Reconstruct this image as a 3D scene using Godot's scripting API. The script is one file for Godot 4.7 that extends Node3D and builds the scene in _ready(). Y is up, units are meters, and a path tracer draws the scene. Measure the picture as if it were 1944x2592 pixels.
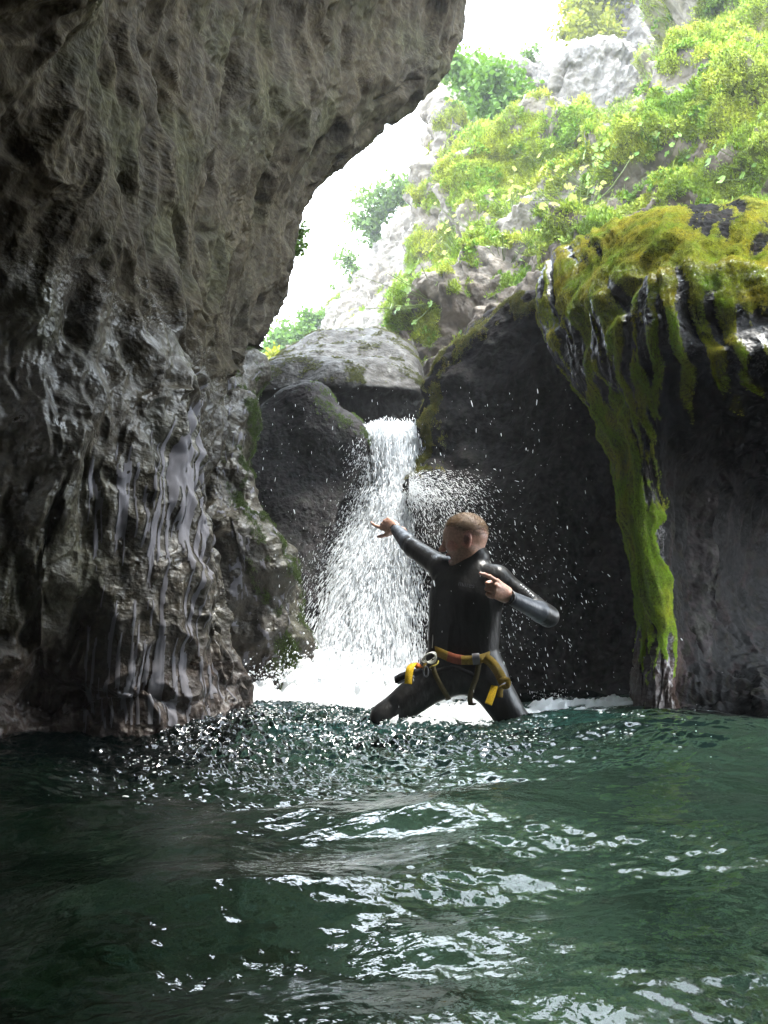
extends Node3D
# A canyon pool under a waterfall: rock walls, chockstone, mossy overhang, vegetated cliff and a person in a wetsuit.

const FOCAL := 1900.0          # of the photograph, in its pixels (1944 x 2592)
const EYE := Vector3(0, 0.4, 0)
const PITCH := 0.1588
var rng := RandomNumberGenerator.new()
var n_low := FastNoiseLite.new()
var n_mid := FastNoiseLite.new()
var n_ridge := FastNoiseLite.new()
var n_cell := FastNoiseLite.new()
var n_fine := FastNoiseLite.new()
var tex := {}
var mat := {}
var t_start := 0

func P(px: float, py: float, d: float) -> Vector3:
	# a point seen at that place of the photograph, d metres ahead (measured along the ground)
	var x := (px - 972.0) / FOCAL
	var y := (1296.0 - py) / FOCAL
	var f := cos(PITCH) - y * sin(PITCH)
	var u := y * cos(PITCH) + sin(PITCH)
	return EYE + Vector3(x, u, -f) * (d / f)

func noise(kind: int, freq: float, fractal: int, octaves: int, s: int) -> FastNoiseLite:
	var n := FastNoiseLite.new()
	n.noise_type = kind
	n.frequency = freq
	n.fractal_type = fractal
	n.fractal_octaves = octaves
	n.seed = s
	return n

func stage(what: String) -> void:
	print("%6d ms  %s" % [Time.get_ticks_msec() - t_start, what])

func _ready() -> void:
	t_start = Time.get_ticks_msec()
	rng.seed = 7
	# ---------------------------------------------------------------- camera, sky, sun, exposure
	var cam := Camera3D.new()
	cam.name = "camera"
	cam.position = EYE
	cam.rotation = Vector3(PITCH, 0, 0)
	cam.fov = rad_to_deg(2.0 * atan(1296.0 / FOCAL))
	cam.near = 0.05
	cam.far = 400.0
	add_child(cam)
	cam.current = true
	var env := Environment.new()
	env.background_mode = Environment.BG_SKY
	var sky := Sky.new()
	var sm := ProceduralSkyMaterial.new()
	sm.sky_top_color = Color(0.90, 0.95, 1.0)
	sm.sky_horizon_color = Color(1.0, 1.0, 1.0)
	sm.sky_curve = 0.2
	sm.sky_energy_multiplier = 1.3
	sm.ground_bottom_color = Color(0.12, 0.12, 0.1)
	sm.ground_horizon_color = Color(0.3, 0.3, 0.28)
	sm.sun_angle_max = 1.0
	sky.sky_material = sm
	env.sky = sky
	env.tonemap_mode = Environment.TONE_MAPPER_LINEAR
	env.tonemap_exposure = 8.3
	env.fog_enabled = true
	env.fog_density = 0.0035
	env.fog_light_color = Color(0.95, 0.97, 1.0)
	env.sdfgi_enabled = true
	env.ssao_enabled = true
	env.ssil_enabled = true
	var we := WorldEnvironment.new()
	we.name = "world_environment"
	we.environment = env
	add_child(we)
	var sun := DirectionalLight3D.new()
	sun.name = "sun"
	sun.light_energy = 0.5
	sun.light_color = Color(1.0, 0.985, 0.95)
	sun.light_angular_distance = 12.0
	sun.shadow_enabled = true
	add_child(sun)
	sun.look_at_from_position(Vector3(2.6, 9.2, -0.5), Vector3(0, 0, 0))
	# ---------------------------------------------------------------- noises, materials
	n_low = noise(FastNoiseLite.TYPE_SIMPLEX_SMOOTH, 0.7, FastNoiseLite.FRACTAL_FBM, 3, 11)
	n_mid = noise(FastNoiseLite.TYPE_SIMPLEX_SMOOTH, 2.6, FastNoiseLite.FRACTAL_FBM, 3, 12)
	n_ridge = noise(FastNoiseLite.TYPE_SIMPLEX_SMOOTH, 1.0, FastNoiseLite.FRACTAL_RIDGED, 3, 13)
	n_cell = noise(FastNoiseLite.TYPE_CELLULAR, 1.0, FastNoiseLite.FRACTAL_NONE, 1, 14)
	n_cell.cellular_return_type = FastNoiseLite.RETURN_DISTANCE
	n_fine = noise(FastNoiseLite.TYPE_SIMPLEX, 14.0, FastNoiseLite.FRACTAL_FBM, 3, 15)
	make_materials()
	stage("materials")
	# ---------------------------------------------------------------- setting
	build_rocks()
	stage("rocks")
	build_water()
	stage("water")
	build_falls()
	build_trickles()
	stage("falls")
	build_plants()
	build_person()

# ==================================================================== materials
func grey_texture(n: FastNoiseLite, size: int, lo: float, hi: float, power := 1.0, tint := Color(1, 1, 1)) -> ImageTexture:
	var im := n.get_seamless_image(size, size)
	im.convert(Image.FORMAT_RGB8)
	var d := im.get_data()
	for i in range(0, d.size(), 3):
		var v := lo + (hi - lo) * pow(d[i] / 255.0, power)
		d[i] = int(clampf(v * tint.r, 0, 1) * 255)
		d[i + 1] = int(clampf(v * tint.g, 0, 1) * 255)
		d[i + 2] = int(clampf(v * tint.b, 0, 1) * 255)
	return ImageTexture.create_from_image(Image.create_from_data(size, size, false, Image.FORMAT_RGB8, d))

func rock_material(rough_tex: Texture2D, bump: float, scale: float, spec := 0.5) -> StandardMaterial3D:
	var m := StandardMaterial3D.new()
	m.vertex_color_use_as_albedo = true
	m.albedo_texture = tex.grain
	m.roughness = 1.0
	m.roughness_texture = rough_tex
	m.metallic_specular = spec
	m.uv1_triplanar = true
	m.uv1_world_triplanar = true
	m.uv1_scale = Vector3(scale, scale, scale)
	m.heightmap_enabled = true
	m.heightmap_texture = tex.bump
	m.heightmap_scale = bump
	return m

func make_materials() -> void:
	tex.grain = grey_texture(noise(FastNoiseLite.TYPE_SIMPLEX, 0.02, FastNoiseLite.FRACTAL_FBM, 6, 31), 512, 0.62, 1.1)
	tex.bump = grey_texture(noise(FastNoiseLite.TYPE_SIMPLEX, 0.025, FastNoiseLite.FRACTAL_FBM, 6, 32), 512, 0.0, 1.0)
	tex.rough_wet = grey_texture(noise(FastNoiseLite.TYPE_SIMPLEX, 0.012, FastNoiseLite.FRACTAL_FBM, 5, 33), 512, 0.10, 1.0)
	tex.rough_dry = grey_texture(noise(FastNoiseLite.TYPE_SIMPLEX, 0.012, FastNoiseLite.FRACTAL_FBM, 5, 34), 512, 0.55, 1.0)
	tex.skin = grey_texture(noise(FastNoiseLite.TYPE_SIMPLEX, 0.03, FastNoiseLite.FRACTAL_FBM, 5, 35), 256, 0.75, 1.1)
	mat.wet = rock_material(tex.rough_wet, 1.2, 1.4, 0.45)
	mat.dull = rock_material(tex.rough_dry, 1.2, 1.4, 0.2)
	mat.dark = rock_material(tex.rough_dry, 1.2, 1.4, 0.06)
	mat.dry = rock_material(tex.rough_dry, 1.6, 0.9, 0.4)
	mat.far = rock_material(tex.rough_dry, 5.0, 0.35, 0.3)
	var w := StandardMaterial3D.new()
	w.albedo_color = Color(0.085, 0.215, 0.205, 0.01)
	w.transparency = BaseMaterial3D.TRANSPARENCY_ALPHA
	w.refraction_enabled = true
	w.refraction_scale = 0.033
	w.roughness = 0.03
	w.uv1_triplanar = true
	w.uv1_world_triplanar = true
	w.uv1_scale = Vector3(2.2, 2.2, 2.2)
	w.heightmap_enabled = true
	w.heightmap_texture = tex.bump
	w.heightmap_scale = 0.09
	mat.water = w

# ==================================================================== rock surfaces
func cr(a: Vector3, b: Vector3, c: Vector3, d: Vector3, t: float) -> Vector3:
	return b.cubic_interpolate(c, a, d, t)

func patch_points(ctrl: Array, nu: int, nv: int) -> PackedVector3Array:
	# smooth surface through a grid of points; ctrl is an array of rows, nu x nv samples
	var rows := ctrl.size()
	var cols: int = ctrl[0].size()
	var out := PackedVector3Array()
	out.resize(nu * nv)
	for j in nv:
		var fv := float(j) / (nv - 1) * (rows - 1)
		var r := mini(int(fv), rows - 2)
		var tv := fv - r
		var line := PackedVector3Array()
		line.resize(cols)
		for c in cols:
			line[c] = cr(ctrl[maxi(r - 1, 0)][c], ctrl[r][c], ctrl[r + 1][c], ctrl[mini(r + 2, rows - 1)][c], tv)
		for i in nu:
			var fu := float(i) / (nu - 1) * (cols - 1)
			var c := mini(int(fu), cols - 2)
			out[j * nu + i] = cr(line[maxi(c - 1, 0)], line[c], line[c + 1], line[mini(c + 2, cols - 1)], fu - c)
	return out

func grid_normals(p: PackedVector3Array, nu: int, nv: int) -> PackedVector3Array:
	var out := PackedVector3Array()
	out.resize(p.size())
	for j in nv:
		var ja := maxi(j - 1, 0) * nu
		var jb := mini(j + 1, nv - 1) * nu
		for i in nu:
			var du := p[j * nu + mini(i + 1, nu - 1)] - p[j * nu + maxi(i - 1, 0)]
			var dv := p[jb + i] - p[ja + i]
			out[j * nu + i] = dv.cross(du).normalized()
	return out

func grid_index(nu: int, nv: int) -> PackedInt32Array:
	var ix := PackedInt32Array()
	ix.resize((nu - 1) * (nv - 1) * 6)
	var k := 0
	for j in nv - 1:
		for i in nu - 1:
			var a := j * nu + i
			ix[k] = a
			ix[k + 1] = a + 1
			ix[k + 2] = a + nu
			ix[k + 3] = a + 1
			ix[k + 4] = a + nu + 1
			ix[k + 5] = a + nu
			k += 6
	return ix

func mesh_of(v: PackedVector3Array, n: PackedVector3Array, c: PackedColorArray, ix: PackedInt32Array) -> ArrayMesh:
	var a := []
	a.resize(Mesh.ARRAY_MAX)
	a[Mesh.ARRAY_VERTEX] = v
	if n.size() == v.size():
		a[Mesh.ARRAY_NORMAL] = n
	if c.size() == v.size():
		a[Mesh.ARRAY_COLOR] = c
	a[Mesh.ARRAY_INDEX] = ix
	var m := ArrayMesh.new()
	m.add_surface_from_arrays(Mesh.PRIMITIVE_TRIANGLES, a)
	return m

var surf := {}   # name -> {p, n, nu, nv}: surfaces that moss, trickles and plants grow on

func rock(called: String, ctrl: Array, nu: int, nv: int, disp: Callable, paint: Callable, m: Material) -> MeshInstance3D:
	var p := patch_points(ctrl, nu, nv)
	var n := grid_normals(p, nu, nv)
	for j in nv:
		for i in nu:
			var k := j * nu + i
			p[k] += n[k] * float(disp.call(p[k], float(i) / (nu - 1), float(j) / (nv - 1)))
	n = grid_normals(p, nu, nv)
	var c := PackedColorArray()
	c.resize(p.size())
	for j in nv:
		for i in nu:
			var k := j * nu + i
			c[k] = paint.call(p[k], n[k], float(i) / (nu - 1), float(j) / (nv - 1))
	var o := MeshInstance3D.new()
	o.name = called
	o.mesh = mesh_of(p, n, c, grid_index(nu, nv))
	o.material_override = m
	add_child(o, true)
	surf[called] = {"p": p, "n": n, "nu": nu, "nv": nv}
	stage(called)
	return o

func two_sides(o: MeshInstance3D, first: Material, second: Material, share: Callable) -> MeshInstance3D:
	# gives the faces of a rock one of two finishes; share is how much of the second there is at (u, v)
	var d: Dictionary = surf[str(o.name)]
	var r := RandomNumberGenerator.new()
	r.seed = 3
	var a := o.mesh.surface_get_arrays(0)
	var all: PackedInt32Array = a[Mesh.ARRAY_INDEX]
	var one := PackedInt32Array()
	var two := PackedInt32Array()
	for t in range(0, all.size(), 3):
		var k := all[t]
		var u: float = float(k % int(d.nu)) / (d.nu - 1)
		var v: float = float(k / int(d.nu)) / (d.nv - 1)
		var w: float = share.call(u, v) + 0.35 * n_mid.get_noise_3dv(d.p[k])
		(two if w > r.randf_range(0.3, 0.7) else one).append_array(PackedInt32Array([k, all[t + 1], all[t + 2]]))
	var m := ArrayMesh.new()
	for ix in [one, two]:
		a[Mesh.ARRAY_INDEX] = ix
		m.add_surface_from_arrays(Mesh.PRIMITIVE_TRIANGLES, a)
	m.surface_set_material(0, first)
	m.surface_set_material(1, second)
	o.material_override = null
	o.mesh = m
	return o

func rows_of(list: Array) -> Array:
	# [[py, [px, d], [px, d] ...] ...] or [[[px, py, d] ...] ...] to points
	var out := []
	for r in list:
		var line := []
		if r[0] is Array:
			for q in r:
				line.append(q if q is Vector3 else P(q[0], q[1], q[2]))
		else:
			for k in range(1, r.size()):
				line.append(P(r[k][0], r[0], r[k][1]))
		out.append(line)
	return out

func structure(o: Node, label: String) -> void:
	o.set_meta("kind", "structure")
	o.set_meta("label", label)

func tag(o: Node, label: String, category: String, group := "", kind := "") -> void:
	o.set_meta("label", label)
	o.set_meta("category", category)
	if group: o.set_meta("group", group)
	if kind: o.set_meta("kind", kind)

func d_left(p: Vector3, u: float, v: float) -> float:
	var warp := n_low.get_noise_3d(p.x * 1.6, p.y * 1.6, p.z * 1.6)
	var big := n_low.get_noise_3d(p.x, p.y * 0.55, p.z) * 0.26
	var lower := smoothstep(0.42, 0.56, v - 0.25 * u)
	var flute := n_ridge.get_noise_3d(p.x * 1.9 + warp * 0.7, p.y * 0.22, p.z * 1.6 + warp * 0.4)
	var strings := n_ridge.get_noise_3d(p.x * 6.0 + warp * 1.6, p.y * 0.55 + 4.0, p.z * 5.0) * smoothstep(0.45, 0.6, u) * smoothstep(0.35, 0.45, v)
	var c := n_cell.get_noise_3d(p.x * 5.0 + warp, p.y * 1.25, p.z * 4.4)
	var patchy := smoothstep(-0.15, 0.25, n_mid.get_noise_3d(p.x * 0.5, p.y * 0.5 + 3.0, p.z * 0.5))
	var pit := smoothstep(0.44, 0.74, -c) * patchy
	var lump := 0.5 - absf(n_mid.get_noise_3d(p.x * 1.1, p.y * 0.6, p.z * 1.1))
	var small := 0.5 - absf(n_mid.get_noise_3d(p.x * 3.0, p.y * 1.0, p.z * 3.0))
	var fine := n_fine.get_noise_3d(p.x, p.y * 0.45, p.z)
	big = big * lerpf(1.0, 0.5, smoothstep(0.5, 0.72, u)) - 0.16 * smoothstep(0.45, 0.72, u)
	return big + flute * 0.085 + strings * 0.035 - pit * 0.075 + lump * lerpf(0.035, 0.10, lower) + small * lerpf(0.010, 0.026, lower) + fine * 0.004

func c_left(p: Vector3, _n: Vector3, u: float, v: float) -> Color:
	var a := n_mid.get_noise_3d(p.x * 0.6, p.y * 0.25, p.z * 0.6) * 0.5 + 0.5
	var b := n_fine.get_noise_3d(p.x * 0.4, p.y * 0.14, p.z * 0.4) * 0.5 + 0.5
	var m := n_low.get_noise_3d(p.x * 1.3 + 5.0, p.y * 1.3, p.z * 1.3) * 0.5 + 0.5
	var c := Color(0.056, 0.044, 0.023).lerp(Color(0.066, 0.058, 0.045), a)
	c = c.lerp(Color(0.056, 0.056, 0.028), smoothstep(0.5, 0.75, m) * 0.6)
	c = c.lerp(Color(0.05, 0.032, 0.027), 0.7 * smoothstep(0.78, 0.86, v + 0.10 * (m - 0.5)))
	return c * (0.5 + 0.9 * b)

func d_dark(p: Vector3, u: float, v: float) -> float:
	return n_low.get_noise_3d(p.x, p.y, p.z) * 0.25 + n_mid.get_noise_3d(p.x, p.y, p.z) * 0.08 + n_ridge.get_noise_3d(p.x * 2, p.y * 1.2, p.z * 2) * 0.03 + n_fine.get_noise_3d(p.x, p.y, p.z) * 0.012

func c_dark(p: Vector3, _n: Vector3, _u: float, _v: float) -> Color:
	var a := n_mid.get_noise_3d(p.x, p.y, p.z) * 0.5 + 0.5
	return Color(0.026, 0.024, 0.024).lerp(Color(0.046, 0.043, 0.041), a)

func d_boulder(p: Vector3, _u: float, _v: float) -> float:
	return n_low.get_noise_3d(p.x, p.y, p.z) * 0.09 + n_mid.get_noise_3d(p.x * 0.6, p.y * 0.6, p.z * 0.6) * 0.035 + n_fine.get_noise_3d(p.x * 0.5, p.y * 0.5, p.z * 0.5) * 0.006

func d_step(p: Vector3, _u: float, _v: float) -> float:
	return n_low.get_noise_3d(p.x, p.y, p.z) * 0.14 + n_mid.get_noise_3d(p.x * 0.6, p.y * 0.4, p.z * 0.6) * 0.06 + n_ridge.get_noise_3d(p.x * 1.2, p.y * 0.6, p.z * 1.2) * 0.02 + n_fine.get_noise_3d(p.x * 0.6, p.y * 0.6, p.z * 0.6) * 0.008

func c_boulder(p: Vector3, _n: Vector3, _u: float, _v: float) -> Color:
	var a := n_mid.get_noise_3d(p.x, p.y, p.z) * 0.5 + 0.5
	var b := n_fine.get_noise_3d(p.x * 0.4, p.y * 0.4, p.z * 0.4) * 0.5 + 0.5
	var c := Color(0.026, 0.023, 0.019).lerp(Color(0.042, 0.038, 0.032), a)
	return c.lerp(Color(0.12, 0.12, 0.11), smoothstep(0.74, 0.82, b)) * (0.7 + 0.5 * b)

func d_moss(p: Vector3, u: float, v: float) -> float:
	var w := n_low.get_noise_3d(p.x * 1.5, p.y * 1.5, p.z * 1.5)
	var strand := n_ridge.get_noise_2d(u * 9.0 + w * 0.6, v * 1.7 + w * 0.3)
	var hole := smoothstep(0.52, 0.80, -n_cell.get_noise_3d(p.x * 3.0 + w, p.y * 1.9, p.z * 3.0)) * smoothstep(0.18, 0.26, v)
	return n_low.get_noise_3d(p.x, p.y, p.z) * 0.10 + strand * 0.042 - hole * 0.07 + n_mid.get_noise_3d(p.x * 1.4, p.y * 0.9, p.z * 1.4) * 0.03 + n_fine.get_noise_3d(p.x, p.y, p.z) * 0.008

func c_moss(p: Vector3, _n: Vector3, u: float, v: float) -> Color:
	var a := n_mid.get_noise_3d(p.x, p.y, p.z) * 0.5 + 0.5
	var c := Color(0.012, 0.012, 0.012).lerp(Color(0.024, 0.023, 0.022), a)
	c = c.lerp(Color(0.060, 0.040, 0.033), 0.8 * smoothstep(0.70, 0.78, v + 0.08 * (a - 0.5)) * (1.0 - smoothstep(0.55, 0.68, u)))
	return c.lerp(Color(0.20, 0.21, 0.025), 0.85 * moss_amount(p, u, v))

func d_cliff(p: Vector3, u: float, v: float) -> float:
	var led := n_ridge.get_noise_3d(p.x * 0.35, p.y * 0.8, p.z * 0.35)
	return n_low.get_noise_3d(p.x * 0.35, p.y * 0.35, p.z * 0.35) * lerpf(0.5, 1.1, smoothstep(0.3, 0.5, u)) + led * lerpf(0.2, 0.35, smoothstep(0.3, 0.5, u)) + n_mid.get_noise_3d(p.x * 0.4, p.y * 0.3, p.z * 0.4) * 0.3 + n_mid.get_noise_3d(p.x * 1.6, p.y * 1.1, p.z * 1.6) * 0.07 + n_fine.get_noise_3d(p.x * 0.35, p.y * 0.22, p.z * 0.35) * 0.06 - smoothstep(0.62, 0.9, n_ridge.get_noise_3d(p.x * 0.5, p.y * 0.3 + 3.0, p.z * 0.5)) * 0.12

func c_cliff(p: Vector3, n: Vector3, u: float, v: float) -> Color:
	var a := n_mid.get_noise_3d(p.x * 0.3, p.y * 0.2, p.z * 0.3) * 0.5 + 0.5
	var b := n_fine.get_noise_3d(p.x * 0.12, p.y * 0.05, p.z * 0.12) * 0.5 + 0.5
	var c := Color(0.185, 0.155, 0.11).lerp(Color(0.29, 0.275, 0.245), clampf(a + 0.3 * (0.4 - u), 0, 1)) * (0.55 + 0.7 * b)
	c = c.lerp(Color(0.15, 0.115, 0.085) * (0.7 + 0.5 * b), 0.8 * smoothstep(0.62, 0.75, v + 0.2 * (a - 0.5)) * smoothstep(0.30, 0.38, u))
	return c.lerp(Color(0.15, 0.185, 0.025), 0.8 * cliff_green(p, n, u, v))

func d_cliff2(p: Vector3, _u: float, _v: float) -> float:
	return n_low.get_noise_3d(p.x * 0.5, p.y * 0.4, p.z * 0.5) * 0.35 + n_ridge.get_noise_3d(p.x * 0.8, p.y * 0.3, p.z * 0.8) * 0.14 + n_mid.get_noise_3d(p.x, p.y * 0.7, p.z) * 0.09 + n_fine.get_noise_3d(p.x * 0.4, p.y * 0.25, p.z * 0.4) * 0.05 - smoothstep(0.62, 0.9, n_ridge.get_noise_3d(p.x * 0.6, p.y * 0.3 + 3.0, p.z * 0.6)) * 0.10

func c_pale(p: Vector3, _n: Vector3, _u: float, _v: float) -> Color:
	var a := n_mid.get_noise_3d(p.x * 0.5, p.y * 0.3, p.z * 0.5) * 0.5 + 0.5
	var b := n_fine.get_noise_3d(p.x * 0.2, p.y * 0.08, p.z * 0.2) * 0.5 + 0.5
	return Color(0.17, 0.15, 0.115).lerp(Color(0.29, 0.28, 0.27), a) * (0.55 + 0.7 * b)

func build_rocks() -> void:
	var l := rows_of([
		[-900, [-700, 1.4], [0, 1.7], [250, 2.1], [500, 2.6], [800, 3.2], [1100, 3.7], [1300, 4.1]],
		[-350, [-700, 1.8], [0, 2.2], [250, 2.8], [480, 3.5], [750, 4.4], [1000, 5.2], [1230, 5.8]],
		[0, [-700, 2.1], [0, 2.5], [250, 3.2], [450, 4.0], [700, 5.0], [960, 6.0], [1200, 6.8]],
		[220, [-700, 2.2], [0, 2.65], [230, 3.2], [420, 3.9], [640, 4.9], [880, 6.0], [1120, 6.9]],
		[420, [-700, 2.3], [0, 2.8], [220, 3.2], [400, 3.8], [550, 4.6], [720, 5.8], [880, 6.8]],
		[560, [-700, 2.35], [0, 2.9], [210, 3.2], [380, 3.75], [510, 4.5], [650, 5.7], [775, 6.7]],
		[720, [-700, 2.35], [0, 2.95], [200, 3.2], [370, 3.7], [500, 4.4], [620, 5.5], [742, 6.6]],
		[860, [-700, 2.35], [0, 3.0], [190, 3.2], [360, 3.6], [470, 4.2], [580, 5.2], [690, 6.4]],
		[1000, [-700, 2.35], [0, 3.0], [180, 3.2], [350, 3.5], [450, 3.9], [540, 4.6], [600, 5.4]],
		[1200, [-700, 2.35], [0, 3.0], [170, 3.2], [330, 3.4], [440, 3.7], [510, 4.2], [545, 4.7]],
		[1400, [-700, 2.35], [0, 3.05], [170, 3.2], [320, 3.35], [430, 3.55], [510, 3.95], [548, 4.4]],
		[1600, [-700, 2.3], [0, 3.1], [170, 3.25], [310, 3.35], [420, 3.5], [520, 3.8], [590, 4.2]],
		[1770, [-700, 2.3], [0, 3.15], [170, 3.3], [310, 3.38], [430, 3.5], [550, 3.8], [640, 4.2]],
		[1870, [-700, 2.3], [0, 3.1], [170, 3.2], [310, 3.3], [430, 3.45], [550, 3.7], [645, 4.15]],
		[2150, [-700, 2.2], [0, 3.0], [170, 3.1], [310, 3.2], [430, 3.35], [550, 3.6], [645, 4.1]]])
	for q in l:                       # behind its edge the wall turns away and falls back
		var e: Vector3 = q[-1]
		q.append(e + Vector3(-1.0, -0.04 * e.y, -1.0))
		q.append(e + Vector3(-3.2, -0.22 * e.y, -2.2))
	var roof := []
	for q in [[-2.2, 3.0, 1.5], [-1.6, 3.8, 1.0], [-1.0, 4.4, 0.6], [-0.5, 4.9, 0.2], [0.0, 5.4, -0.4], [0.4, 5.9, -1.1], [0.7, 6.4, -1.8], [0.3, 6.2, -2.6], [-1.5, 5.2, -3.8]]:
		roof.append(Vector3(q[0], q[1], q[2]))
	l.push_front(roof)
	structure(two_sides(rock("rock_wall_left", l, 460, 760, d_left, c_left, mat.wet), mat.wet, mat.dull, func(u: float, v: float) -> float: return 1.0 - smoothstep(0.42, 0.62, v - 0.30 * (u - 0.4))), "overhanging wet grey rock wall on the left of the pool")
	var beh := []  # unseen enclosure added behind the camera to keep front light out
	for y in [7.0, 4.5, 2.5, 0.8, -1.5]:
		var line := []
		for q in [[2.1, -3.0], [2.6, -1.6], [2.8, 0.0], [2.4, 2.0], [1.0, 3.6], [-0.8, 3.6], [-2.0, 2.2], [-2.2, 0.6], [-2.0, -1.2], [-1.9, -2.4]]:
			line.append(Vector3(q[0] * (1.0 + 0.06 * (y - 1.0)), y, q[1]))
		beh.append(line)
	structure(rock("added_wall_behind", beh, 120, 80, d_dark, c_left, mat.wet), "unseen rock wall added behind the viewer to block front light")
	var over := []  # unseen roof, added and shaped to cut sky light from the front
	for z in [5.0, 3.0, 1.0, -0.6, -1.9, -1.5]:
		var line := []
		for q in [[-2.6, 3.4], [-1.5, 4.5], [-0.3, 5.1], [0.9, 5.4], [2.1, 5.4], [3.2, 5.3], [4.4, 4.0]]:
			line.append(Vector3(q[0], q[1] + (0.8 if z == -1.5 else 0.0), z + 0.25 * sin(q[0] * 2.0) - (0.75 * smoothstep(0.0, 2.6, q[0]) + 0.9 * smoothstep(0.6, 1.6, -q[0]) if z < 0.0 else 0.0)))
		over.append(line)
	structure(rock("added_roof", over, 120, 120, d_dark, c_left, mat.wet), "unseen rock roof added over the viewer to cut front sky light")
	var rib := rows_of([
		[860, [480, 6.6], [560, 6.6], [640, 6.8], [600, 7.8]],
		[1000, [480, 5.5], [550, 5.4], [622, 5.6], [590, 6.8]],
		[1100, [470, 5.1], [540, 5.1], [625, 5.3], [590, 6.5]],
		[1250, [460, 4.9], [560, 4.9], [645, 5.1], [610, 6.3]],
		[1400, [460, 4.8], [590, 4.8], [690, 5.0], [650, 6.2]],
		[1560, [460, 4.6], [620, 4.7], [742, 4.95], [700, 6]],
		[1700, [460, 4.5], [640, 4.7], [800, 5.0], [750, 6]],
		[1900, [460, 4.3], [640, 4.5], [800, 4.9], [750, 6]]])
	structure(rock("rock_rib", rib, 110, 260, d_dark, c_left, mat.wet), "slanting wet rock rib behind the left wall")
	var b := rows_of([
		[[1000, 1150, 7.6], [1120, 1040, 7.5], [1190, 900, 7.5], [1275, 800, 7.5], [1355, 750, 7.3], [1450, 740, 7], [1650, 740, 6.5], [1800, 740, 6.2]],
		[[1030, 1130, 7.2], [1080, 1075, 6.4], [1145, 900, 6.3], [1265, 788, 6.1], [1345, 755, 5.8], [1450, 760, 5.5], [1650, 760, 5.2], [1800, 760, 5.2]],
		[[1010, 1180, 6.9], [1085, 1150, 6.0], [1150, 1000, 5.9], [1270, 900, 5.7], [1370, 880, 5.4], [1480, 880, 5.1], [1650, 880, 4.9], [1800, 880, 4.9]],
		[1250, [990, 6.7], [1062, 5.7], [1150, 5.6], [1280, 5.4], [1400, 5.2], [1520, 5.0], [1680, 4.8], [1800, 4.8]],
		[1500, [970, 6.5], [1040, 5.6], [1150, 5.4], [1290, 5.2], [1410, 5.0], [1530, 4.9], [1700, 4.7], [1800, 4.7]],
		[1700, [960, 6.3], [1030, 5.5], [1150, 5.2], [1290, 5.0], [1410, 4.85], [1530, 4.75], [1700, 4.5], [1800, 4.5]],
		[1790, [960, 6.2], [1030, 5.3], [1150, 5.1], [1290, 4.9], [1410, 4.8], [1530, 4.7], [1700, 4.4], [1800, 4.4]],
		[2000, [960, 6.2], [1030, 5.3], [1150, 5.0], [1290, 4.8], [1410, 4.7], [1530, 4.6], [1700, 4.3], [1800, 4.3]]])
	structure(rock("rock_wall_back", b, 200, 260, d_dark, c_dark, mat.dark), "dark hollowed rock wall between waterfall and mossy pillar")
	var f := rows_of([
		[[600, 1100, 7.2], [640, 1080, 7.3], [720, 1020, 7.3], [800, 1005, 7.3], [855, 1060, 7.2], [910, 1090, 7.2], [940, 1140, 7.2], [1010, 1160, 7.4]],
		[[600, 1100, 6.3], [640, 1070, 6.3], [725, 1010, 6.2], [800, 992, 6.1], [850, 1050, 6.1], [908, 1085, 6.1], [932, 1140, 6.3], [1000, 1150, 6.9]],
		[1190, [600, 6.0], [645, 5.95], [720, 5.9], [800, 5.85], [855, 5.85], [905, 5.9], [928, 6.15], [1000, 6.7]],
		[1320, [600, 5.8], [650, 5.75], [720, 5.7], [780, 5.65], [825, 5.65], [860, 5.7], [885, 5.9], [980, 6.6]],
		[1500, [590, 5.6], [640, 5.5], [690, 5.5], [735, 5.45], [770, 5.45], [795, 5.5], [820, 5.7], [970, 6.5]],
		[1740, [580, 5.5], [630, 5.4], [670, 5.35], [710, 5.3], [740, 5.3], [770, 5.35], [800, 5.6], [960, 6.4]],
		[1950, [580, 5.4], [630, 5.3], [670, 5.25], [710, 5.2], [740, 5.2], [770, 5.25], [800, 5.5], [960, 6.3]]])
	structure(rock("rock_step", f, 200, 260, d_step, c_dark, mat.dull), "dark rock step left of the waterfall lip")
	var g := rows_of([
		[[740, 930, 9.5], [720, 900, 9.4], [800, 870, 9.6], [900, 860, 9.7], [980, 865, 9.6], [1040, 900, 9.4], [1020, 930, 9.4]],
		[[720, 930, 9.0], [690, 905, 8.1], [790, 853, 8.4], [900, 838, 8.5], [985, 842, 8.3], [1058, 900, 8.1], [1040, 940, 9.0]],
		[[680, 1000, 8.6], [640, 975, 7.3], [760, 950, 7.05], [880, 948, 6.9], [990, 952, 6.95], [1078, 965, 7.3], [1060, 1000, 8.6]],
		[[670, 1050, 8.6], [625, 1030, 7.35], [750, 1020, 7.05], [880, 1010, 6.9], [1000, 1015, 7.0], [1090, 1035, 7.35], [1060, 1060, 8.6]],
		[[680, 1140, 8.8], [640, 1120, 7.7], [750, 1120, 7.4], [880, 1110, 7.3], [1000, 1110, 7.3], [1088, 1120, 7.6], [1060, 1140, 8.8]],
		[[700, 1200, 9.2], [680, 1200, 8.7], [760, 1210, 8.6], [880, 1210, 8.6], [1000, 1200, 8.6], [1070, 1200, 8.7], [1050, 1200, 9.2]]])
	tag(rock("boulder", g, 160, 150, d_boulder, c_boulder, mat.dry), "large rounded grey boulder wedged above the waterfall", "boulder")
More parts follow.
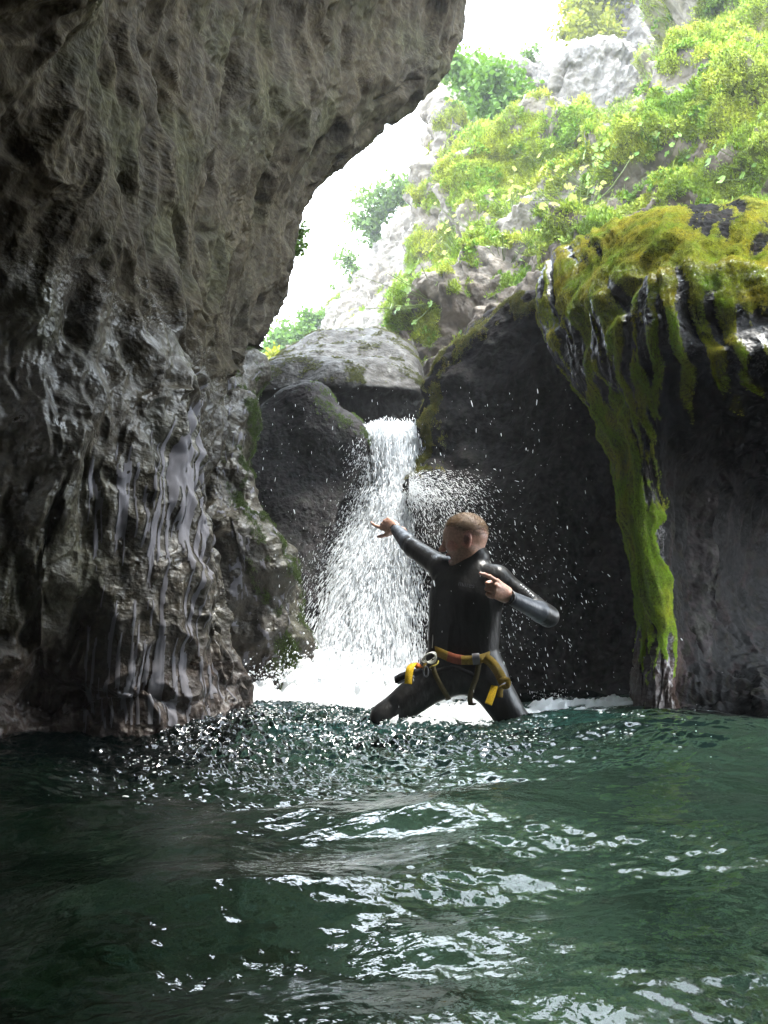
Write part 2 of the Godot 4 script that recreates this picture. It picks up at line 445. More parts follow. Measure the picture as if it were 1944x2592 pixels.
	var c := rows_of([
		[[1460, 740, 7.2], [1420, 690, 6.5], [1480, 640, 6.5], [1560, 600, 6.5], [1700, 560, 6.5], [1944, 545, 6], [2300, 560, 5.5]],
		[[1450, 760, 6.4], [1375, 710, 5.3], [1430, 625, 5.2], [1530, 565, 5.0], [1700, 532, 4.7], [1944, 535, 4.3], [2300, 560, 4.0]],
		[[1460, 820, 6.2], [1375, 790, 5.1], [1430, 730, 4.8], [1540, 670, 4.4], [1700, 640, 4.0], [1944, 640, 3.7], [2300, 660, 3.5]],
		[[1520, 960, 6.0], [1440, 930, 4.9], [1480, 880, 4.5], [1570, 820, 4.05], [1700, 800, 3.7], [1944, 800, 3.5], [2300, 830, 3.3]],
		[[1610, 1120, 5.8], [1535, 1100, 4.7], [1560, 1060, 4.4], [1610, 1010, 4.05], [1720, 990, 3.85], [1944, 1000, 3.6], [2300, 1000, 3.4]],
		[1280, [1650, 5.6], [1575, 4.5], [1600, 4.3], [1645, 4.15], [1730, 4.6], [1944, 5.9], [2300, 5.9]],
		[1500, [1690, 5.5], [1612, 4.4], [1635, 4.2], [1675, 4.1], [1740, 4.7], [1944, 6.0], [2300, 5.9]],
		[1680, [1690, 5.4], [1615, 4.3], [1640, 4.1], [1685, 3.95], [1750, 4.4], [1944, 5.0], [2300, 4.8]],
		[1790, [1690, 5.2], [1615, 4.15], [1640, 3.95], [1690, 3.85], [1755, 3.9], [1944, 3.7], [2300, 3.3]],
		[2000, [1690, 5.2], [1615, 4.1], [1640, 3.9], [1690, 3.8], [1755, 3.85], [1944, 3.6], [2300, 3.2]]])
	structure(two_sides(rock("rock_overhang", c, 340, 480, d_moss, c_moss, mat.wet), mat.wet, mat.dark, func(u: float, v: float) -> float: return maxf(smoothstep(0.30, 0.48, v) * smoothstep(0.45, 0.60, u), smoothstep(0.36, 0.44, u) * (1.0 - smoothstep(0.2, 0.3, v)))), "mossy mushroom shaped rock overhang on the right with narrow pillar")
	# the cliff beyond
	var top := [[720, 870, 24.0], [850, 745, 22.0], [960, 640, 20.0], [1060, 545, 18.0], [1115, 440, 16.0], [1130, 270, 14.5], [1180, 330, 12.0], [1300, 300, 11.5], [1450, 280, 11.0], [1640, 230, 10.5], [1800, -50, 10.0], [1944, -300, 9.5], [2300, -500, 8.0]]
	var low := [[640, 950, 19.0], [760, 930, 17.0], [860, 900, 15.0], [940, 880, 13.0], [1010, 1000, 11.0], [1070, 1100, 9.5], [1130, 1100, 8.5], [1230, 1040, 8.0], [1340, 940, 7.5], [1480, 800, 7.2], [1640, 760, 7.0], [1800, 760, 6.8], [2300, 760, 6.0]]
	var rows := []
	var back := []
	for q in top: back.append(P(q[0] + 30, q[1] + 60, q[2] + 6.0))
	rows.append(back)
	for t in [0.0, 0.2, 0.4, 0.6, 0.8, 1.0]:
		var line := []
		for k in top.size():
			line.append(P(lerpf(top[k][0], low[k][0], t), lerpf(top[k][1], low[k][1], t), lerpf(top[k][2], low[k][2], t)))
		rows.append(line)
	var pin := rows_of([
		[[1130, 330, 19], [1170, 250, 19], [1250, 210, 19], [1320, 210, 19], [1370, 250, 19], [1380, 330, 18.5]],
		[[1085, 270, 15.6], [1150, 190, 15.2], [1240, 150, 15.0], [1330, 152, 15.0], [1385, 205, 15.2], [1402, 300, 15.6]],
		[[1090, 330, 15.5], [1150, 270, 15.0], [1240, 240, 14.9], [1330, 240, 14.9], [1385, 280, 15.0], [1400, 340, 15.5]],
		[[1095, 460, 15.4], [1150, 430, 15.0], [1240, 410, 14.9], [1330, 400, 14.9], [1390, 400, 15], [1400, 420, 15.4]]])
	structure(rock("rock_pinnacle", pin, 200, 160, d_cliff2, c_pale, mat.far), "rounded pale rock pinnacle behind the slanting tree")
	pin = rows_of([
		[[1450, 280, 17], [1460, 200, 17], [1500, 150, 17], [1550, 140, 17], [1590, 170, 17], [1600, 260, 17]],
		[[1404, 300, 14.4], [1418, 175, 14.2], [1475, 108, 14.0], [1550, 95, 14.0], [1612, 125, 14.2], [1636, 215, 14.4]],
		[[1404, 340, 14.4], [1420, 240, 14.1], [1475, 190, 13.8], [1550, 180, 13.8], [1612, 200, 14.0], [1640, 260, 14.4]],
		[[1410, 420, 14.3], [1430, 380, 14.0], [1475, 350, 13.8], [1550, 340, 13.8], [1612, 340, 13.9], [1640, 360, 14.3]]])
	structure(rock("rock_pinnacle", pin, 200, 160, d_cliff2, c_pale, mat.far), "pale square topped rock pinnacle below the yellow green tree")
	pin = rows_of([
		[[1600, -600, 20], [1700, -700, 20], [1850, -800, 20], [2000, -850, 20], [2400, -900, 20]],
		[[1545, -300, 16.4], [1640, -330, 16], [1760, -350, 15.5], [1900, -350, 15], [2400, -350, 14.5]],
		[[1540, 0, 16.0], [1640, 0, 15.4], [1760, 0, 15.0], [1900, 0, 14.5], [2400, 0, 13.5]],
		[[1560, 120, 15.8], [1640, 140, 15.0], [1760, 160, 14.6], [1900, 150, 14], [2400, 150, 13]],
		[[1580, 320, 15.4], [1640, 330, 14.6], [1760, 330, 14.2], [1900, 330, 13.6], [2400, 330, 12.5]]])
	structure(rock("cliff_upper", pin, 240, 200, d_cliff2, c_pale, mat.far), "upper grey cliff at the top right corner")
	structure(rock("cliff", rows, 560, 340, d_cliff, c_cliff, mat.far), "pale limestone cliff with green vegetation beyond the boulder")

# ==================================================================== water
var n_wave := FastNoiseLite.new()
func water_height(x: float, z: float) -> float:
	var h := 0.035 * sin(1.9 * x + 0.8 * z + 1.5) + 0.022 * sin(3.1 * z - 1.2 * x) 
	h += 0.042 * n_wave.get_noise_2d(x * 1.2, z * 1.9)
	h += 0.009 * n_wave.get_noise_2d(x * 4.0 + 9.0, z * 6.0) * (0.45 + 0.55 * smoothstep(1.6, 3.4, -z)) * (1.0 - 0.55 * smoothstep(0.0, 1.0, x))
	var rip := 0.07 + 0.20 * smoothstep(1.4, 3.0, -z) + 1.25 * (1.0 - smoothstep(0.2, 1.6, Vector2(x + 0.35, (z + 4.2) * 0.6).length())) + 0.35 * maxf(n_wave.get_noise_2d(x * 0.9, z * 1.3 + 7.0), 0.0) * (1.0 - smoothstep(0.2, 1.0, x))
	h += rip * (0.019 * n_wave.get_noise_2d(x * 11.0 + 3.0, z * 15.0) + 0.008 * n_wave.get_noise_2d(x * 26.0 + 1.0, z * 34.0))
	return h

func build_water() -> void:
	n_wave = noise(FastNoiseLite.TYPE_SIMPLEX_SMOOTH, 1.0, FastNoiseLite.FRACTAL_FBM, 2, 51)
	var nu := 620
	var nv := 900
	var p := PackedVector3Array()
	p.resize(nu * nv)
	for j in nv:
		var t := float(j) / (nv - 1)
		var z := -0.35 * pow(7.0 / 0.35, 1.0 - t)
		var half := 0.75 + 0.62 * -z
		for i in nu:
			var x := lerpf(-half, half, float(i) / (nu - 1))
			p[j * nu + i] = Vector3(x, water_height(x, z), z)
	var n := grid_normals(p, nu, nv)
	var o := MeshInstance3D.new()
	o.name = "water"
	o.mesh = mesh_of(p, n, PackedColorArray(), grid_index(nu, nv))
	o.material_override = mat.water
	add_child(o)
	structure(o, "choppy dark green water of the pool")
	var bed := rows_of([])
	for r in [[-7.5, -2.2], [-5.0, -2.2], [-3.0, -2.0], [-1.5, -1.8], [0.5, -1.6], [3.0, -1.5]]:
		var line := []
		for q in [[-3.5, 1.7], [-1.7, 1.62], [-0.9, 1.3], [-0.2, 0.3], [1.0, -0.7], [2.2, -0.9], [4.0, -0.4]]:
			line.append(Vector3(q[0], r[1] + q[1], r[0]))
		bed.append(line)
	structure(rock("pool_bed", bed, 160, 160, d_dark, c_bed, mat.dry), "brown stony bed under the shallow water")

func c_bed(p: Vector3, _n: Vector3, _u: float, _v: float) -> Color:
	var a := n_mid.get_noise_3d(p.x * 2, p.y * 2, p.z * 2) * 0.5 + 0.5
	var b := n_fine.get_noise_3d(p.x, p.y, p.z) * 0.5 + 0.5
	return Color(0.11, 0.085, 0.045).lerp(Color(0.26, 0.19, 0.09), a) * (0.6 + 0.7 * b)

# ==================================================================== person
# signed distance shapes: [kind, material, colour, smoothing, ...]
#   "cap": a, b, ra, rb      "ell": centre, basis inverse, radii      a negative smoothing cuts the shape away
func cap(m: int, col: Color, k: float, a: Vector3, b: Vector3, ra: float, rb: float) -> Array:
	return ["cap", m, col, k, a, b, ra, rb]

func ell(m: int, col: Color, k: float, c: Vector3, r: Vector3, basis := Basis()) -> Array:
	return ["ell", m, col, k, c, basis.inverse(), r, r[r.max_axis_index()]]

func shape_distance(s: Array, p: Vector3) -> float:
	if s[0] == "cap":
		var a: Vector3 = s[4]
		var ab: Vector3 = s[5] - a
		var t := clampf((p - a).dot(ab) / ab.length_squared(), 0, 1)
		return (p - a - ab * t).length() - lerpf(s[6], s[7], t)
	var q: Vector3 = (s[5] as Basis) * (p - (s[4] as Vector3))
	var r: Vector3 = s[6]
	var k0 := (q / r).length()
	var k1 := (q / (r * r)).length()
	return k0 * (k0 - 1.0) / maxf(k1, 1e-6)

func surface_nets(shapes: Array, cell: float, sheets: Dictionary, at := Transform3D()) -> void:
	# meshes the joined shapes and adds the triangles to sheets[material] = {v, n, c, ix}
	var lo := Vector3(1e9, 1e9, 1e9)
	var hi := -lo
	var boxes := []
	for s in shapes:
		var pad: float = absf(s[3]) + cell * 3.0
		var a := Vector3.ZERO
		var b := Vector3.ZERO
		if s[0] == "cap":
			var r := maxf(s[6], s[7]) + pad
			a = (s[4] as Vector3).min(s[5]) - Vector3(r, r, r)
			b = (s[4] as Vector3).max(s[5]) + Vector3(r, r, r)
		else:
			var r: float = s[7] + pad
			a = s[4] - Vector3(r, r, r)
			b = s[4] + Vector3(r, r, r)
		boxes.append([a, b])
		lo = lo.min(a)
		hi = hi.max(b)
	var nx := int((hi.x - lo.x) / cell) + 2
	var ny := int((hi.y - lo.y) / cell) + 2
	var nz := int((hi.z - lo.z) / cell) + 2
	var f := PackedFloat32Array()
	f.resize(nx * ny * nz)
	f.fill(10.0)
	var who := PackedInt32Array()
	who.resize(f.size())
	var near := PackedFloat32Array()
	near.resize(f.size())
	near.fill(10.0)
	for si in shapes.size():
		var s: Array = shapes[si]
		var a: Vector3 = (boxes[si][0] - lo) / cell
		var b: Vector3 = (boxes[si][1] - lo) / cell
		var k: float = absf(s[3])
		var cut: bool = s[3] < 0
		for z in range(maxi(int(a.z), 0), mini(int(b.z) + 1, nz)):
			for y in range(maxi(int(a.y), 0), mini(int(b.y) + 1, ny)):
				for x in range(maxi(int(a.x), 0), mini(int(b.x) + 1, nx)):
					var i := (z * ny + y) * nx + x
					var d := shape_distance(s, lo + Vector3(x, y, z) * cell)
					if cut:
						var h := maxf(k - absf(f[i] + d), 0.0) / k
						if -d > f[i] - k:
							f[i] = maxf(f[i], -d) + h * h * k * 0.25
						if d < cell * 1.2 and s[1] >= 0:
							who[i] = si
							near[i] = -10.0
						continue
					var g := f[i]
					if g > 5.0:
						f[i] = d
					else:
						var h := maxf(k - absf(g - d), 0.0) / k
						f[i] = minf(g, d) - h * h * k * 0.25
					if d < near[i]:
						near[i] = d
						who[i] = si
	var idx := {}
	var vs := PackedVector3Array()
	var ns := PackedVector3Array()
	var cs := PackedColorArray()
	var ms := PackedInt32Array()
	var sx := 1
	var sy := nx
	var sz := nx * ny
	var corner := [0, sx, sy, sx + sy, sz, sx + sz, sy + sz, sx + sy + sz]
	for z in nz - 1:
		for y in ny - 1:
			for x in nx - 1:
				var i := z * sz + y * sy + x
				var inside := 0
				for c in 8:
					if f[i + corner[c]] < 0.0:
						inside += 1
				if inside == 0 or inside == 8:
					continue
				var sum := Vector3.ZERO
				var cnt := 0
				for e in [[0, 1], [2, 3], [4, 5], [6, 7], [0, 2], [1, 3], [4, 6], [5, 7], [0, 4], [1, 5], [2, 6], [3, 7]]:
					var fa := f[i + corner[e[0]]]
					var fb := f[i + corner[e[1]]]
					if (fa < 0.0) != (fb < 0.0):
						var t := fa / (fa - fb)
						var pa := Vector3(e[0] & 1, (e[0] >> 1) & 1, e[0] >> 2)
						var pb := Vector3(e[1] & 1, (e[1] >> 1) & 1, e[1] >> 2)
						sum += pa.lerp(pb, t)
						cnt += 1
				idx[i] = vs.size()
				vs.append(lo + (Vector3(x, y, z) + sum / cnt) * cell)
				var gx := f[i + 1] + f[i + 1 + sy] + f[i + 1 + sz] + f[i + 1 + sy + sz] - f[i] - f[i + sy] - f[i + sz] - f[i + sy + sz]
				var gy := f[i + sy] + f[i + sy + 1] + f[i + sy + sz] + f[i + sy + sz + 1] - f[i] - f[i + 1] - f[i + sz] - f[i + sz + 1]
				var gz := f[i + sz] + f[i + sz + 1] + f[i + sz + sy] + f[i + sz + sy + 1] - f[i] - f[i + 1] - f[i + sy] - f[i + sy + 1]
				ns.append(Vector3(gx, gy, gz).normalized())
				var s: Array = shapes[who[i]]
				cs.append(s[2])
				ms.append(maxi(s[1], 0))
	var quads := []
	for key in idx:
		var i: int = key
		for ax in 3:
			var st: int = [sx, sy, sz][ax]
			var o1: int = [sy, sz, sx][ax]
			var o2: int = [sz, sx, sy][ax]
			if (f[i] < 0.0) == (f[i + st] < 0.0):
				continue
			if not (idx.has(i - o1) and idx.has(i - o2) and idx.has(i - o1 - o2)):
				continue
			var q := [idx[i], idx[i - o1], idx[i - o1 - o2], idx[i - o2]]
			if f[i] < 0.0:
				q.reverse()
			quads.append(q)
	for q in quads:
		var m := maxi(maxi(ms[q[0]], ms[q[1]]), maxi(ms[q[2]], ms[q[3]]))
		if not sheets.has(m):
			sheets[m] = {"v": PackedVector3Array(), "n": PackedVector3Array(), "c": PackedColorArray(), "ix": PackedInt32Array()}
		var sh: Dictionary = sheets[m]
		var base: int = sh.v.size()
		for c in 4:
			sh.v.append(at * vs[q[c]])
			sh.n.append(at.basis * ns[q[c]])
			sh.c.append(cs[q[c]])
		for c in ([0, 1, 2, 0, 2, 3] if at.basis.determinant() > 0 else [0, 2, 1, 0, 3, 2]):
			sh.ix.append(base + c)

func hand_shapes(skin: Color, pale: Color) -> Array:
	# x along the fingers, y towards the thumb side, z the back of the hand; index finger stretched, the others closed
	var s := []
	var kn := [Vector3(0.088, 0.031, 0.0), Vector3(0.093, 0.010, 0.005), Vector3(0.087, -0.012, 0.003), Vector3(0.077, -0.032, -0.003)]
	s.append(cap(1, skin, 0.02, Vector3(-0.05, 0, -0.006), Vector3(0.015, 0, -0.005), 0.027, 0.027))
	for i in 4:
		s.append(cap(1, skin, 0.014, Vector3(0.012, 0.018 - 0.012 * i, -0.004), kn[i], 0.019, 0.0125))
	s.append(cap(1, skin, 0.02, Vector3(0.025, -0.012, -0.016), Vector3(0.065, -0.014, -0.014), 0.019, 0.017))
	s.append(cap(1, skin, 0.007, kn[0], kn[0] + Vector3(0.046, 0.003, -0.002), 0.0108, 0.0096))
	s.append(cap(1, skin, 0.005, kn[0] + Vector3(0.046, 0.003, -0.002), kn[0] + Vector3(0.074, 0.001, -0.006), 0.0094, 0.0085))
	s.append(cap(1, pale, 0.004, kn[0] + Vector3(0.074, 0.001, -0.006), kn[0] + Vector3(0.094, -0.003, -0.009), 0.0084, 0.0072))
	for i in [1, 2, 3]:
		var k: Vector3 = kn[i]
		var r: float = [0, 0.0104, 0.0100, 0.0088][i]
		var l: float = [0, 1.0, 0.94, 0.78][i]
		s.append(cap(1, skin, 0.005, k, k + Vector3(0.020, -0.001, -0.034) * l, r * 1.08, r))
		s.append(cap(1, skin, 0.004, k + Vector3(0.020, -0.001, -0.034) * l, k + Vector3(-0.004, -0.001, -0.046) * l, r, r * 0.95))
		s.append(cap(1, pale, 0.004, k + Vector3(-0.004, -0.001, -0.046) * l, k + Vector3(-0.024, -0.001, -0.036) * l, r * 0.95, r * 0.85))
	s.append(cap(1, skin, 0.016, Vector3(0.014, 0.014, -0.012), Vector3(0.05, 0.036, -0.028), 0.018, 0.0135))
	s.append(cap(1, skin, 0.006, Vector3(0.05, 0.036, -0.028), Vector3(0.082, 0.03, -0.04), 0.0118, 0.0105))
	s.append(cap(1, pale, 0.005, Vector3(0.082, 0.03, -0.04), Vector3(0.103, 0.018, -0.044), 0.0104, 0.0085))
	return s

func head_shapes() -> Array:
	# x forward, y up, z to the person's right-hand side
	var skin := Color(0.52, 0.31, 0.23)
	var red := Color(0.54, 0.26, 0.20)
	var lip := Color(0.38, 0.13, 0.11)
	var stub := Color(0.36, 0.23, 0.17)
	var s := []
	s.append(ell(1, skin, 0.03, Vector3(-0.012, 0.034, 0), Vector3(0.099, 0.091, 0.077)))
	s.append(ell(1, skin, 0.03, Vector3(-0.03, 0.015, 0), Vector3(0.082, 0.080, 0.072)))
	s.append(cap(1, skin, 0.035, Vector3(0.042, 0.025, 0), Vector3(0.042, -0.055, 0), 0.054, 0.044))
	for z in [-1.0, 1.0]:
		s.append(cap(1, stub, 0.03, Vector3(-0.012, -0.045, 0.052 * z), Vector3(0.056, -0.098, 0.018 * z), 0.022, 0.018))
		s.append(ell(1, red, 0.025, Vector3(0.058, -0.018, 0.037 * z), Vector3(0.026, 0.022, 0.022)))
		s.append(cap(1, skin, 0.012, Vector3(0.084, 0.024, 0.008 * z), Vector3(0.07, 0.026, 0.048 * z), 0.011, 0.008))
	s.append(ell(1, stub, 0.02, Vector3(0.072, -0.103, 0), Vector3(0.018, 0.016, 0.02)))
	s.append(cap(1, skin, 0.012, Vector3(0.088, 0.018, 0), Vector3(0.117, -0.026, 0), 0.0075, 0.0125))
	for z in [-1.0, 1.0]:
		s.append(ell(1, red, 0.008, Vector3(0.104, -0.031, 0.011 * z), Vector3(0.011, 0.008, 0.008)))
		s.append(ell(1, skin, -0.012, Vector3(0.101, 0.003, 0.033 * z), Vector3(0.016, 0.012, 0.016)))
		s.append(ell(1, Color(0.5, 0.48, 0.45), 0.003, Vector3(0.076, 0.004, 0.031 * z), Vector3(0.0125, 0.0115, 0.0125)))
		s.append(cap(1, skin, 0.004, Vector3(0.086, 0.011, 0.022 * z), Vector3(0.078, 0.010, 0.044 * z), 0.005, 0.005))
	s.append(cap(1, lip, 0.008, Vector3(0.092, -0.055, -0.016), Vector3(0.092, -0.055, 0.016), 0.007, 0.007))
	s.append(cap(1, lip, 0.008, Vector3(0.084, -0.086, -0.014), Vector3(0.084, -0.086, 0.014), 0.007, 0.007))
	s.append(ell(1, Color(0.10, 0.025, 0.02), -0.006, Vector3(0.094, -0.070, 0), Vector3(0.03, 0.010, 0.022)))
	for z in [-1.0, 1.0]:
		var tilt := Basis(Vector3(0, 1, 0), 0.35 * z) * Basis(Vector3(0, 0, 1), 0.2)
		s.append(ell(1, red, 0.006, Vector3(-0.012, -0.004, 0.077 * z), Vector3(0.019, 0.033, 0.008), tilt))
		s.append(ell(1, Color(0.22, 0.10, 0.08), -0.004, Vector3(-0.005, -0.004, 0.090 * z), Vector3(0.0105, 0.019, 0.010), tilt))
		s.append(ell(1, red, 0.005, Vector3(-0.008, -0.032, 0.074 * z), Vector3(0.009, 0.010, 0.006)))
	s.append(cap(1, skin, 0.03, Vector3(-0.028, -0.06, 0), Vector3(-0.05, -0.17, 0), 0.056, 0.06))
	return s

func strip(points: Array, width: float, thick: float, across: Array = []) -> ArrayMesh:
	# a flat band of webbing with thickness through the points; across gives its width direction at each point
	var st := SurfaceTool.new()
	st.begin(Mesh.PRIMITIVE_TRIANGLES)
	var ring := []
	var steps := (points.size() - 1) * 6
	for k in steps + 1:
		var f := float(k) / steps * (points.size() - 1)
		var i := mini(int(f), points.size() - 2)
		var t := f - i
		var pt := cr(points[maxi(i - 1, 0)], points[i], points[i + 1], points[mini(i + 2, points.size() - 1)], t)
		var nx := cr(points[maxi(i - 1, 0)], points[i], points[i + 1], points[mini(i + 2, points.size() - 1)], minf(t + 0.05, 1.0))
		var pv := cr(points[maxi(i - 1, 0)], points[i], points[i + 1], points[mini(i + 2, points.size() - 1)], maxf(t - 0.05, 0.0))
		var dir := (nx - pv).normalized()
		var w: Vector3 = (across[i] as Vector3).lerp(across[i + 1], t)
		w = (w - dir * w.dot(dir)).normalized()
		var nrm := dir.cross(w).normalized()
		ring.append([pt + w * width * 0.5 + nrm * thick * 0.5, pt - w * width * 0.5 + nrm * thick * 0.5, pt - w * width * 0.5 - nrm * thick * 0.5, pt + w * width * 0.5 - nrm * thick * 0.5])
	for k in ring.size() - 1:
		for c in 4:
			var a: Vector3 = ring[k][c]
			var b: Vector3 = ring[k][(c + 1) % 4]
			var d: Vector3 = ring[k + 1][c]
			var e: Vector3 = ring[k + 1][(c + 1) % 4]
			for q in [a, b, d, b, e, d]: st.add_vertex(q)
	for r in [ring[0], ring[-1]]:
		for q in [r[0], r[1], r[2], r[0], r[2], r[3]]: st.add_vertex(q)
	st.generate_normals()
	return st.commit()

func tube(points: Array, radii: Array, sides := 8, per := 4) -> ArrayMesh:
	var v := PackedVector3Array()
	var n := PackedVector3Array()
	var ix := PackedInt32Array()
	add_tube(v, n, ix, points, radii, sides, per)
	return mesh_of(v, n, PackedColorArray(), ix)

func add_tube(v: PackedVector3Array, n: PackedVector3Array, ix: PackedInt32Array, points: Array, radii: Array, sides := 8, per := 4) -> void:
	var steps := (points.size() - 1) * per
	var base := v.size()
	var side := Vector3(0.31, 0.2, 0.93)
	for k in steps + 1:
		var f := float(k) / steps * (points.size() - 1)
		var i := mini(int(f), points.size() - 2)
		var t := f - i
		var pt := cr(points[maxi(i - 1, 0)], points[i], points[i + 1], points[mini(i + 2, points.size() - 1)], t)
		var dir: Vector3 = (points[i + 1] - points[i]).normalized()
		side = (side - dir * side.dot(dir)).normalized()
		var other := dir.cross(side)
		var r := lerpf(radii[i], radii[i + 1], t)
		for s in sides:
			var a := TAU * s / sides
			var q := side * cos(a) + other * sin(a)
			v.append(pt + q * r)
			n.append(q)
	for k in steps:
		for s in sides:
			var a := base + k * sides + s
			var b := base + k * sides + (s + 1) % sides
			for q in [a, a + sides, b, b, a + sides, b + sides]: ix.append(q)

func part(called: String, m: Mesh, material: Material, parent: Node) -> MeshInstance3D:
	var o := MeshInstance3D.new()
	o.name = called
	o.mesh = m
	o.material_override = material
	parent.add_child(o, true)
	return o

func plain(col: Color, rough := 0.6, spec := 0.5) -> StandardMaterial3D:
	var m := StandardMaterial3D.new()
	m.albedo_color = col.linear_to_srgb()
	m.roughness = rough
	m.metallic_specular = spec
	return m

func build_person() -> void:
	var root := Node3D.new()
	root.name = "person"
	add_child(root)
	tag(root, "person in a black wetsuit and yellow harness standing thigh deep, pointing left with both hands", "person")
	var black := Color(0.008, 0.008, 0.009)
	var grey := Color(0.055, 0.066, 0.078)
	var s := []
	var sh_l := P(1258, 1466, 3.57)   # the shoulder at the right of the picture
	var sh_r := P(1122, 1440, 3.76)
	var el_l := P(1388, 1560, 3.52)
	var wr_l := P(1298, 1516, 3.37)
	var el_r := P(1046, 1388, 3.98)
	var wr_r := P(1004, 1342, 4.2)
	# trunk
	s.append(cap(0, black, 0.06, P(1128, 1690, 3.66), P(1140, 1525, 3.69), 0.088, 0.105))
	s.append(cap(0, black, 0.06, P(1212, 1690, 3.64), P(1215, 1525, 3.62), 0.088, 0.105))
	s.append(cap(0, black, 0.06, P(1165, 1640, 3.66), P(1178, 1510, 3.66), 0.10, 0.11))
	s.append(cap(0, black, 0.06, P(1140, 1482, 3.72), P(1228, 1490, 3.62), 0.088, 0.092))
	s.append(cap(0, black, 0.05, P(1185, 1452, 3.68), sh_l, 0.066, 0.064))
	s.append(cap(0, black, 0.05, P(1170, 1448, 3.70), sh_r, 0.066, 0.062))
	s.append(cap(0, black, 0.04, P(1196, 1470, 3.67), P(1203, 1411, 3.665), 0.078, 0.069))
	s.append(cap(0, black, 0.06, P(1122, 1706, 3.66), P(1220, 1706, 3.64), 0.098, 0.098))
	s.append(cap(0, black, 0.05, P(1120, 1700, 3.72), P(1220, 1700, 3.72), 0.09, 0.09))
	# arms
	s.append(cap(0, black, 0.03, sh_l, el_l, 0.06, 0.047))
	s.append(cap(0, grey, 0.02, el_l.lerp(wr_l, 0.25), wr_l, 0.045, 0.033))
	s.append(cap(0, black, 0.02, el_l, el_l.lerp(wr_l, 0.2), 0.047, 0.045))
	s.append(cap(0, black, 0.03, sh_r, el_r, 0.063, 0.051))
	s.append(cap(0, grey, 0.02, el_r.lerp(wr_r, 0.3), wr_r, 0.049, 0.034))
	s.append(cap(0, black, 0.02, el_r, el_r.lerp(wr_r, 0.25), 0.046, 0.044))
	# legs
	var kn_r := P(975, 1818, 3.58)
	var kn_l := P(1308, 1838, 3.58)
	s.append(cap(0, black, 0.05, P(1112, 1712, 3.66), kn_r, 0.098, 0.066))
	s.append(cap(0, black, 0.05, P(1228, 1712, 3.64), kn_l, 0.098, 0.070))
	s.append(cap(0, black, 0.03, kn_r, P(1000, 2080, 3.8), 0.066, 0.045))
	s.append(cap(0, black, 0.03, kn_l, P(1320, 2080, 3.8), 0.070, 0.045))
	var sheets := {}
	surface_nets(s, 0.011, sheets)
	# head
	var fwd := Vector3(-0.98, -0.14, -0.06).normalized()
	var up := Vector3(-0.10, 1.0, 0.03)
	up = (up - fwd * up.dot(fwd)).normalized()
	var head := Transform3D(Basis(fwd, up, fwd.cross(up)).scaled(Vector3(1.01, 1.01, 1.01)), P(1175, 1369, 3.66))
	surface_nets(head_shapes(), 0.0045, sheets, head)
	# hands
	var skin := Color(0.52, 0.30, 0.22)
	var pale := Color(0.58, 0.36, 0.28)
	var x_l := (P(1200, 1459, 3.24) - P(1292, 1511, 3.36)).normalized()
	var z_l := Vector3(0.12, 0.12, 1.0)
	z_l = (z_l - x_l * z_l.dot(x_l)).normalized()
	surface_nets(hand_shapes(skin, pale), 0.0032, sheets, Transform3D(Basis(x_l, -z_l.cross(x_l), z_l), P(1288, 1508, 3.365)))
	var x_r := Vector3(-0.72, 0.42, -0.55).normalized()
	var z_r := Vector3(-0.45, 0.1, 0.8)   # back of the hand to the viewer, thumb down
	z_r = (z_r - x_r * z_r.dot(x_r)).normalized()
	var y_r := z_r.cross(x_r)
	surface_nets(hand_right(skin, pale), 0.0032, sheets, Transform3D(Basis(x_r, y_r, z_r), P(1001, 1338, 4.21)))
	var am := ArrayMesh.new()
	for m in [0, 1]:
		var a := []
		a.resize(Mesh.ARRAY_MAX)
		a[Mesh.ARRAY_VERTEX] = sheets[m].v
		a[Mesh.ARRAY_NORMAL] = sheets[m].n
		a[Mesh.ARRAY_COLOR] = sheets[m].c
		a[Mesh.ARRAY_INDEX] = sheets[m].ix
		am.add_surface_from_arrays(Mesh.PRIMITIVE_TRIANGLES, a)
	var suit := StandardMaterial3D.new()
	suit.vertex_color_use_as_albedo = true
	suit.roughness = 0.40
	suit.metallic_specular = 0.4
	suit.uv1_triplanar = true
	suit.uv1_scale = Vector3(1.3, 0.6, 1.3)
	suit.heightmap_enabled = true
	suit.heightmap_texture = tex.bump
	suit.heightmap_scale = 0.5
	var flesh := StandardMaterial3D.new()
	flesh.vertex_color_use_as_albedo = true
	flesh.albedo_texture = tex.skin
	flesh.roughness = 0.38
	flesh.uv1_triplanar = true
	flesh.uv1_scale = Vector3(8, 8, 8)
	flesh.subsurf_scatter_enabled = true
	flesh.subsurf_scatter_strength = 0.12
	am.surface_set_material(0, suit)
	am.surface_set_material(1, flesh)
	var body := MeshInstance3D.new()
	body.name = "body"
	body.mesh = am
	root.add_child(body)
	stage("body")
	# hair: short blades over the scalp
	var hv := PackedVector3Array()
	var hn := PackedVector3Array()
	var hc := PackedColorArray()
	var hi := PackedInt32Array()
	var r := RandomNumberGenerator.new()
	r.seed = 5
	for k in 14000:
		var d := Vector3(r.randfn(), r.randfn(), r.randfn()).normalized()
		# hairline: crown and back of the head, above the ears
		var line := 0.06 + 0.42 * smoothstep(0.1, 0.75, d.x) - 0.62 * smoothstep(0.0, 0.7, -d.x) - 0.06 * r.randf()
		if d.y < line or d.x > 0.80 + 0.03 * r.randfn():
			continue
		var q := Vector3(-0.012, 0.034, 0) + d * Vector3(0.106, 0.098, 0.084)
		var lean := (d + Vector3(r.randfn(), r.randfn(), r.randfn()) * 0.45 + Vector3(0.35, 0, 0)).normalized()
		var w := d.cross(Vector3(r.randfn(), r.randfn(), r.randfn())).normalized() * 0.0013
		var l := r.randf_range(0.006, 0.011)
		var base := hv.size()
